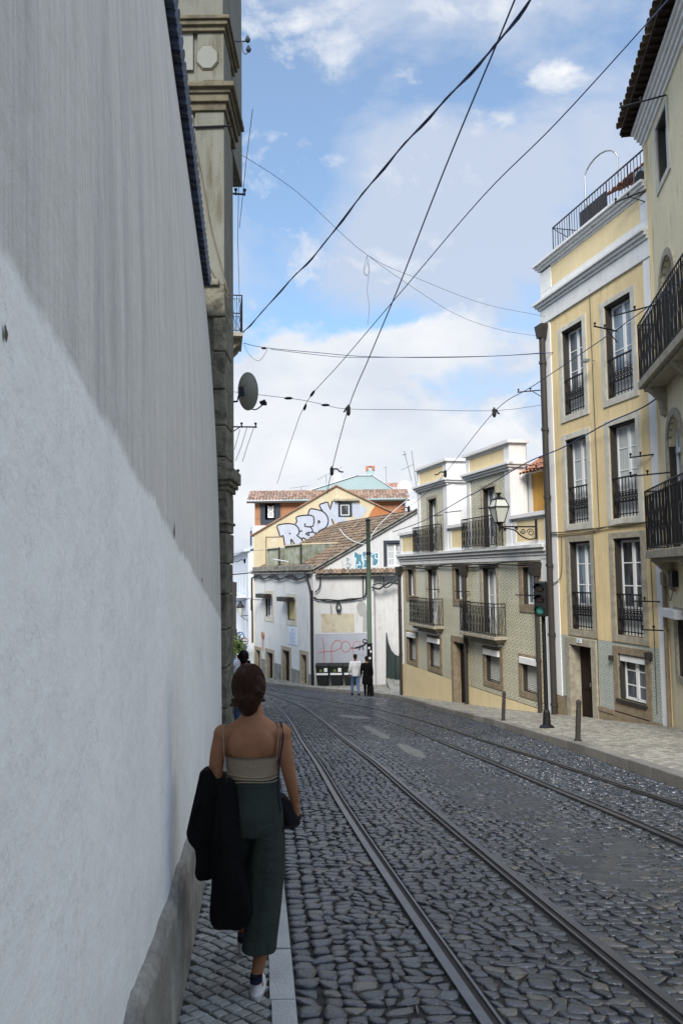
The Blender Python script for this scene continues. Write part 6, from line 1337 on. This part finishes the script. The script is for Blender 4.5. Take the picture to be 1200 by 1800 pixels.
def head(mb, c, s=1., yaw=0.):   # c centre of the skull; face toward +y
    c = Vector(c); q = Matrix.Rotation(yaw, 3, 'Z'); P = lambda x, y, z: c+q @ Vector((x*s, y*s, z*s))
    ellip(mb, P(0, -.005, .02), (.074*s, .092*s, .092*s)); ellip(mb, P(0, .03, -.045), (.055*s, .06*s, .07*s)); ellip(mb, P(0, .06, -.085), (.025*s, .025*s, .022*s))
    mb.tube([P(0, .088, .012), P(0, .108, -.022)], [.008*s, .014*s], 8, round_=True); ellip(mb, P(0, .088, -.052), (.022*s, .012*s, .007*s)); ellip(mb, P(0, .086, -.062), (.018*s, .012*s, .006*s))
    for sx in (-1, 1):
        ellip(mb, P(.028*sx, .078, .012), (.014*s, .010*s, .009*s)); ellip(mb, P(.076*sx, -.002, -.01), (.010*s, .018*s, .030*s))
def limb(mb, P, r): mb.tube(smoothpath(P, 3), list(np.interp(np.linspace(0, 1, 3*(len(P)-1)+1), np.linspace(0, 1, len(P)), r)), 14, round_=True)

# ---- the woman walking down the pavement
WY = 3.98; wx, _, _ = at(445, 1500, WY); wz = float(gz(WY))+.058; wo = thing('person', 'woman seen from behind in beige strappy top and dark teal trousers on the narrow pavement', 'person', (wx, WY, wz)); wo.scale = (.928,)*3
K = .00284
def wp(x, y, dep=0.): return ((x-445)*K, dep, (1752-y)*K)      # measured in the photograph's pixels, metres in the figure
b = MB()
b.rings([(-.0, .01, .80, .13, .10), (.0, .01, .86, .142, .108), (0, .01, .95, .128, .098), (-.0, .01, 1.03, .118, .085), (0, .012, 1.10, .124, .088), (0, .012, 1.18, .136, .094), (0, .005, 1.25, .148, .092), (0, -.002, 1.305, .155, .078), (.0, -.002, 1.335, .125, .064), (0, 0, 1.36, .085, .056), (0, .005, 1.385, .058, .052), (0, .01, 1.42, .050, .052), (-.005, .015, 1.47, .048, .054)], 28)
for sx in (-1, 1): ellip(b, (.155*sx, -.002, 1.285), (.052, .052, .052)); ellip(b, (.07*sx, -.055, 1.24), (.055, .035, .075)); ellip(b, (.055*sx, -.015, .84), (.075, .075, .08))
ellip(b, (0, -.02, 1.33), (.1, .045, .045))
head(b, (-.018, .035, 1.515))
limb(b, [(-.158, .0, 1.285), (-.185, -.01, 1.17), (-.196, .0, 1.06)], (.047, .041, .036)); limb(b, [(-.196, 0, 1.05), (-.19, .10, 1.01), (-.16, .22, .985)], (.036, .033, .024))
hand(b, (-.16, .22, .985), (.25, 1, -.1), (0, .2, -1), (1, 0, .2))
limb(b, [(.158, 0, 1.285), (.175, -.01, 1.17), (.192, .0, 1.07)], (.046, .040, .035)); limb(b, [(.192, 0, 1.07), (.208, .02, .99), (.222, .045, .905)], (.035, .031, .022))
hand(b, (.223, .047, .90), (-.05, .25, -1), (-.9, .35, -.3), (-.3, 1, 0))
limb(b, [(.07, 0, .84), (.065, .03, .48), (.045, -.05, .22), (.024, -.09, .10)], (.08, .052, .038, .029)); limb(b, [(-.07, 0, .84), (-.075, .20, .50), (-.095, .33, .28), (-.105, .42, .10)], (.08, .052, .042, .029))
ellip(b, (.026, -.085, .055), (.033, .045, .04)); ellip(b, (-.105, .43, .07), (.033, .045, .04))
remesh(b, 'body', M['skin'], wo, .0065, 5)
h = MB(); ellip(h, (-.018, .012, 1.545), (.088, .104, .108)); ellip(h, (-.018, -.035, 1.50), (.078, .075, .10)); ellip(h, (-.018, -.03, 1.44), (.055, .050, .06)); ellip(h, (-.04, -.05, 1.60), (.048, .045, .038)); ellip(h, (.035, -.06, 1.55), (.035, .03, .05))
for i in range(26): 
    a = i*.7; h.tube([(-.018+.06*math.cos(a), -.035+.04*math.sin(a), 1.60-.004*i), (-.018+.088*math.cos(a*1.3), -.05+.06*math.sin(a), 1.54-.004*i), (-.018+.05*math.cos(a), -.075, 1.46)], [.008, .011, .004], 6)
remesh(h, 'hair', M['hair'], wo, .006, 3)
h = MB(); rg = random.Random(2)
for i in range(900):
    a = rg.uniform(-1, 1)*1.9-math.pi/2; e0 = rg.uniform(.1, 1.3); L = rg.uniform(.4, 1.0); P = []
    for k in range(6):
        e = e0-L*k/5; sw = a+.35*(k/5)*(1 if math.cos(a) < 0 else -1)*abs(math.cos(a)); nar = 1 if e > -.5 else 1+(e+.5)*.35; g_ = 1.015+.012*math.sin(i*1.7+k)+(.03*k/5 if i % 9 == 0 else 0)
        P.append((-.018+.087*g_*nar*math.cos(e)*math.cos(sw), -.004+.104*g_*nar*math.cos(e)*math.sin(sw), 1.538+.115*g_*math.sin(e)))
    h.tube(P, [.0007, .0016, .0019, .0018, .0014, .0005], 4)
for i in range(90):
    x = rg.gauss(-.018, .028); p0 = Vector((x, -.075+.3*abs(x+.018), 1.455)); h.tube([p0, p0+Vector(((-.018-x)*.2+rg.uniform(-.006, .006), .004, -.025)), p0+Vector(((-.018-x)*.45+rg.uniform(-.012, .012), .022, -.05-rg.random()*.02))], [.0024, .0018, .0005], 4)
h.build('hair_strands', M['hair'], wo)
t = MB(); t.rings([(0, .012, z, rx, ry) for z, rx, ry in ((1.035, .133, .100), (1.05, .136, .104), (1.085, .134, .102), (1.12, .137, .102), (1.16, .143, .105), (1.178, .145, .1055))], 40, .007, 2)
o_ = t.build('strapless_top', M['beige_cloth'], wo, smooth=True)
t = MB()
for z in (1.052, 1.066, 1.082): t.tube([(.137*math.cos(a), .012+.105*math.sin(a), z+.004*math.sin(3*a+z*60)) for a in np.linspace(0, 6.283, 40)], .004, 5)
t.build('gathered_hem', M['beige_cloth'], wo)
for sx in (-1, 1):
    t = MB(); t.tube(smoothpath([(.135*sx, -.085, 1.17), (.14*sx, -.085, 1.25), (.145*sx, -.05, 1.325), (.13*sx, .01, 1.345), (.12*sx, .07, 1.30)]), .0028, 5); t.build('thin_strap', M['beige_cloth'], wo)
t = MB(); t.tube(smoothpath([(.15, -.02, 1.35), (.165, -.055, 1.28), (.15, -.095, 1.15), (.14, -.10, 1.0), (.15, -.06, .9)]), .004, 5); t.build('bag_strap', M['navy'], wo)
# trousers: hips and right leg; left leg steps forward
t = MB()
t.rings([(.002, .01, 1.055, .132, .102), (.002, .01, 1.02, .134, .104), (.006, .005, .95, .142, .115), (.010, 0, .88, .150, .125), (.012, 0, .82, .150, .125), (.010, 0, .78, .146, .118)][::-1], 36, .006, 5)
t.rings([(.075, .0, .84, .084, .11), (.076, -.005, .70, .092, .10), (.070, -.02, .55, .091, .095), (.058, -.045, .40, .088, .092), (.044, -.07, .28, .086, .09), (.038, -.085, .225, .087, .09)][::-1], 40, .04, 8)
t.rings([(-.07, .0, .84, .080, .11), (-.075, .06, .70, .086, .10), (-.082, .14, .55, .083, .09), (-.092, .25, .40, .078, .084), (-.10, .33, .30, .076, .08), (-.10, .35, .265, .076, .08)][::-1], 36, .022, 9)
remesh(t, 'wide_cropped_trousers', M['teal_cloth'], wo, .0065, 3)
t = MB(); t.rings([(.002, .01, z, .1345, .1045) for z in (1.03, 1.062)], 36); t.build('waistband', M['teal_cloth'], wo, smooth=True)
def shoe(par, x, y, z, pitch, name='sneaker'):
    m = MB(); m.rings([(0, .06, .0, .038, .115), (0, .06, .02, .042, .122)], 20); s_ = m.build('sole', M['shoe'], None, smooth=False)
    m = MB(); m.rings([(0, .06, .02, .039, .118), (0, .055, .045, .038, .112), (0, .035, .065, .034, .085), (0, .0, .085, .031, .052), (0, -.01, .10, .030, .042)], 20); u_ = m.build(name, M['shoe'], par, smooth=True); s_.parent = u_
    m = MB(); m.rings([(0, -.018, .075, .032, .044), (0, -.014, .108, .031, .043)], 16); k_ = m.build('heel_tab', M['navy'], u_, smooth=True)
    u_.location = (x, y, z); u_.rotation_euler = (pitch, 0, 0); return u_
shoe(wo, .024, -.095, .004, R(-3)); shoe(wo, -.105, .42, float(gz(WY+.45)-gz(WY))+.03, R(6))
# jacket hanging over her left forearm
jk = thing('jacket', 'black jacket draped over the left forearm of the walking woman', 'jacket', (wx, WY, wz)); jk.scale = (.928,)*3
def silh(mb, rows, dep, ry, n=28, wav=.05, seed=1):
    mb.rings([((xa+xb)/2*K-445*K, dep+dd, (1752-y)*K, (xb-xa)/2*K, ry) for y, xa, xb, dd in rows][::-1], n, wav, seed)
j = MB()
silh(j, [(1374, 398, 412, 0), (1385, 388, 418, 0), (1410, 384, 421, .0), (1440, 380, 424, -.01), (1480, 377, 428, -.02), (1520, 379, 433, -.02), (1555, 380, 443, -.025), (1585, 378, 452, -.03), (1600, 376, 453, -.03), (1612, 375, 446, -.03), (1622, 376, 441, -.03), (1626, 380, 436, -.03)], -.10, .058, seed=3, wav=.085)
silh(j, [(1360, 356, 370, .04), (1368, 348, 378, .04), (1390, 344, 384, .03), (1420, 339, 388, .01), (1450, 333, 392, 0), (1472, 328, 394, 0), (1486, 331, 392, 0), (1500, 342, 388, 0), (1520, 343, 384, 0), (1538, 341, 380, 0), (1546, 343, 379, 0), (1550, 347, 374, 0)], -.055, .062, seed=6, wav=.08)
j.tube([(-.225, .0, 1.03), (-.21, .12, 1.01), (-.17, .20, .99)], [.06, .062, .05], 12, round_=True); j.tube([(-.15, -.05, 1.0), (-.18, .05, 1.03)], [.06, .05], 12, round_=True)
for i, (x0, z0, x1, z1) in enumerate(((-.155, 1.0, -.17, .60), (-.12, 1.0, -.135, .50), (-.09, .95, -.09, .45), (-.145, .62, -.05, .44), (-.26, .98, -.30, .84), (-.22, 1.0, -.25, .72))): j.tube([(x0, -.09 if x0 < -.2 else -.13, z0), ((x0+x1)/2-.01, -.105 if x0 < -.2 else -.158, (z0+z1)/2), (x1, -.09 if x0 < -.2 else -.14, z1)], [.008, .017, .008], 6)
remesh(j, 'cloth', M['black_cloth'], jk, .007, 2)
# dark cap held in her right hand
cp = thing('cap', 'dark navy cap held in the right hand of the walking woman', 'cap', (wx, WY, wz)); cp.scale = (.928,)*3; c = MB()
silh(c, [(1418, 492, 502, 0), (1430, 492, 512, 0), (1445, 491, 526, 0), (1458, 492, 534, 0), (1466, 498, 530, 0), (1476, 510, 522, 0)], .06, .055, seed=4, wav=.06)
remesh(c, 'crown', M['dark_felt'], cp, .006, 3); c = MB(); c.rings([(.17, .06, .80, .075, .085), (.17, .06, .808, .075, .085)], 20); c.build('brim', M['dark_felt'], cp)
cp_l = cp
# ---- other people
def walker(lab, px_, py_, Y, Hm, top, legs, hairm='hair', yaw=0., stride=.22, skirt=None, arms=(0, 0), feet='iron', vox=.013, dx=0, armbent=0, off=.13, legm=None):
    x = at(px_, py_, Y)[0]; t = thing('person', lab, 'person', (x, Y, float(gz(Y))+off), yaw); s = Hm/1.75
    S = lambda P: [tuple(q*s for q in p) for p in P]
    b = MB(); b.rings([tuple(q*s for q in r_) for r_ in ((0, 0, .86, .155, .11), (0, 0, .95, .16, .115), (0, 0, 1.08, .14, .10), (0, 0, 1.25, .17, .115), (0, 0, 1.38, .19, .10), (0, 0, 1.44, .13, .075), (0, 0, 1.48, .062, .06), (0, .01, 1.56, .055, .058))], 20)
    head(b, (0, .02*s, 1.635*s), s)
    A = [[(-.19, 0, 1.39), (-.24, -.03, 1.12), (-.25+.04*armbent, .06+.08*arms[0], .88)], [(.19, 0, 1.39), (.24, -.03, 1.12), (.25-.10*armbent, .06+.08*arms[1], .88+.15*armbent)]]
    for k, a in enumerate(A): limb(b, S(a), (.052*s, .042*s, .028*s)); w = Vector(S([a[2]])[0]); hand(b, w, (0, .25, -1), (-1 if k else 1, .2, 0), (0, 1, 0), s)
    Lg = [[(-.09, 0, .88), (-.10, .08+stride*.5, .50), (-.10, stride, .09)], [(.09, 0, .88), (.10, .05-stride*.2, .50), (.10, -stride, .11)]]
    for a in Lg: limb(b, S(a), (.085*s, .056*s, .034*s))
    remesh(b, 'body', M['skin'], t, vox, 3)
    h = MB(); ellip(h, (0, -.008*s, 1.672*s), (.088*s, .104*s, .090*s)); ellip(h, (0, -.045*s, 1.62*s), (.072*s, .06*s, .08*s)); remesh(h, 'hair', M[hairm], t, vox*.8, 2)
    c = MB()
    if skirt: c.rings([tuple(q*s for q in r_) for r_ in ((0, 0, skirt, .20, .15), (0, 0, .70, .20, .15), (0, 0, .95, .18, .135), (0, 0, 1.10, .165, .12), (0, 0, 1.28, .185, .13), (0, 0, 1.40, .205, .11), (0, 0, 1.46, .13, .085))], 24, .03, 3)
    else: c.rings([tuple(q*s for q in r_) for r_ in ((0, 0, .84, .178, .135), (0, 0, .95, .178, .135), (0, 0, 1.10, .165, .12), (0, 0, 1.28, .188, .132), (0, 0, 1.40, .205, .112), (0, 0, 1.46, .13, .085))], 24, .025, 3)
    for a in A: limb(c, S([a[0], a[1], tuple(np.array(a[1])*.25+np.array(a[2])*.75)]), (.068*s, .058*s, .042*s))
    remesh(c, 'dress' if skirt else 'shirt', M[top], t, vox, 2)
    c = MB(); c.rings([tuple(q*s for q in r_) for r_ in ((0, 0, .80, .165, .12), (0, 0, .92, .168, .125), (0, 0, .98, .16, .12))], 24)
    for a in Lg: limb(c, S([a[0], a[1], tuple(np.array(a[1])*.12+np.array(a[2])*.88)]), (.10*s, .072*s, .052*s))
    remesh(c, 'trousers', M[legs], t, vox, 2)
    for k, a in enumerate(Lg):
        f = MB(); q = a[2]; f.rings([(q[0]*s, (q[1]+.06)*s, .0+(.04*s if k else 0), .045*s, .13*s), (q[0]*s, (q[1]+.06)*s, .05*s+(.04*s if k else 0), .045*s, .125*s), (q[0]*s, (q[1]+.01)*s, .10*s+(.03*s if k else 0), .04*s, .06*s)], 14); f.build('shoe', M[feet], t, smooth=True)
    return t
walker('man from behind in a white long-sleeved shirt and blue jeans walking past the bins', 625, 1225, 34.3, 1.77, 'white_cloth', 'denim', 'hair', R(12), .20)
walker('person in a long black outfit with dark hair walking beside the man in white', 645, 1228, 34.0, 1.68, 'black_cloth', 'black_cloth', 'hair_black', R(-8), .14, skirt=.52)
wk = walker('person in a white top mostly hidden behind the head of the walking woman', 429, 1240, 12.6, 1.66, 'white_cloth', 'denim', 'hair_black', 0, .12, off=.06, vox=.010)
walker('far pedestrian in pale blue at the left of the lower street', 408, 1185, 50, 1.72, 'denim', 'black_cloth', 'hair_black', 0, .2, vox=.02, off=.05)
walker('far pedestrian in a white shirt beside the small tree', 419, 1188, 47, 1.70, 'white_cloth', 'black_cloth', 'hair', R(20), .2, vox=.02, off=.05)
walker('far pedestrian dressed all in dark clothes near the corner house', 432, 1190, 44, 1.76, 'black_cloth', 'black_cloth', 'hair_black', 0, .2, vox=.02, off=.05)
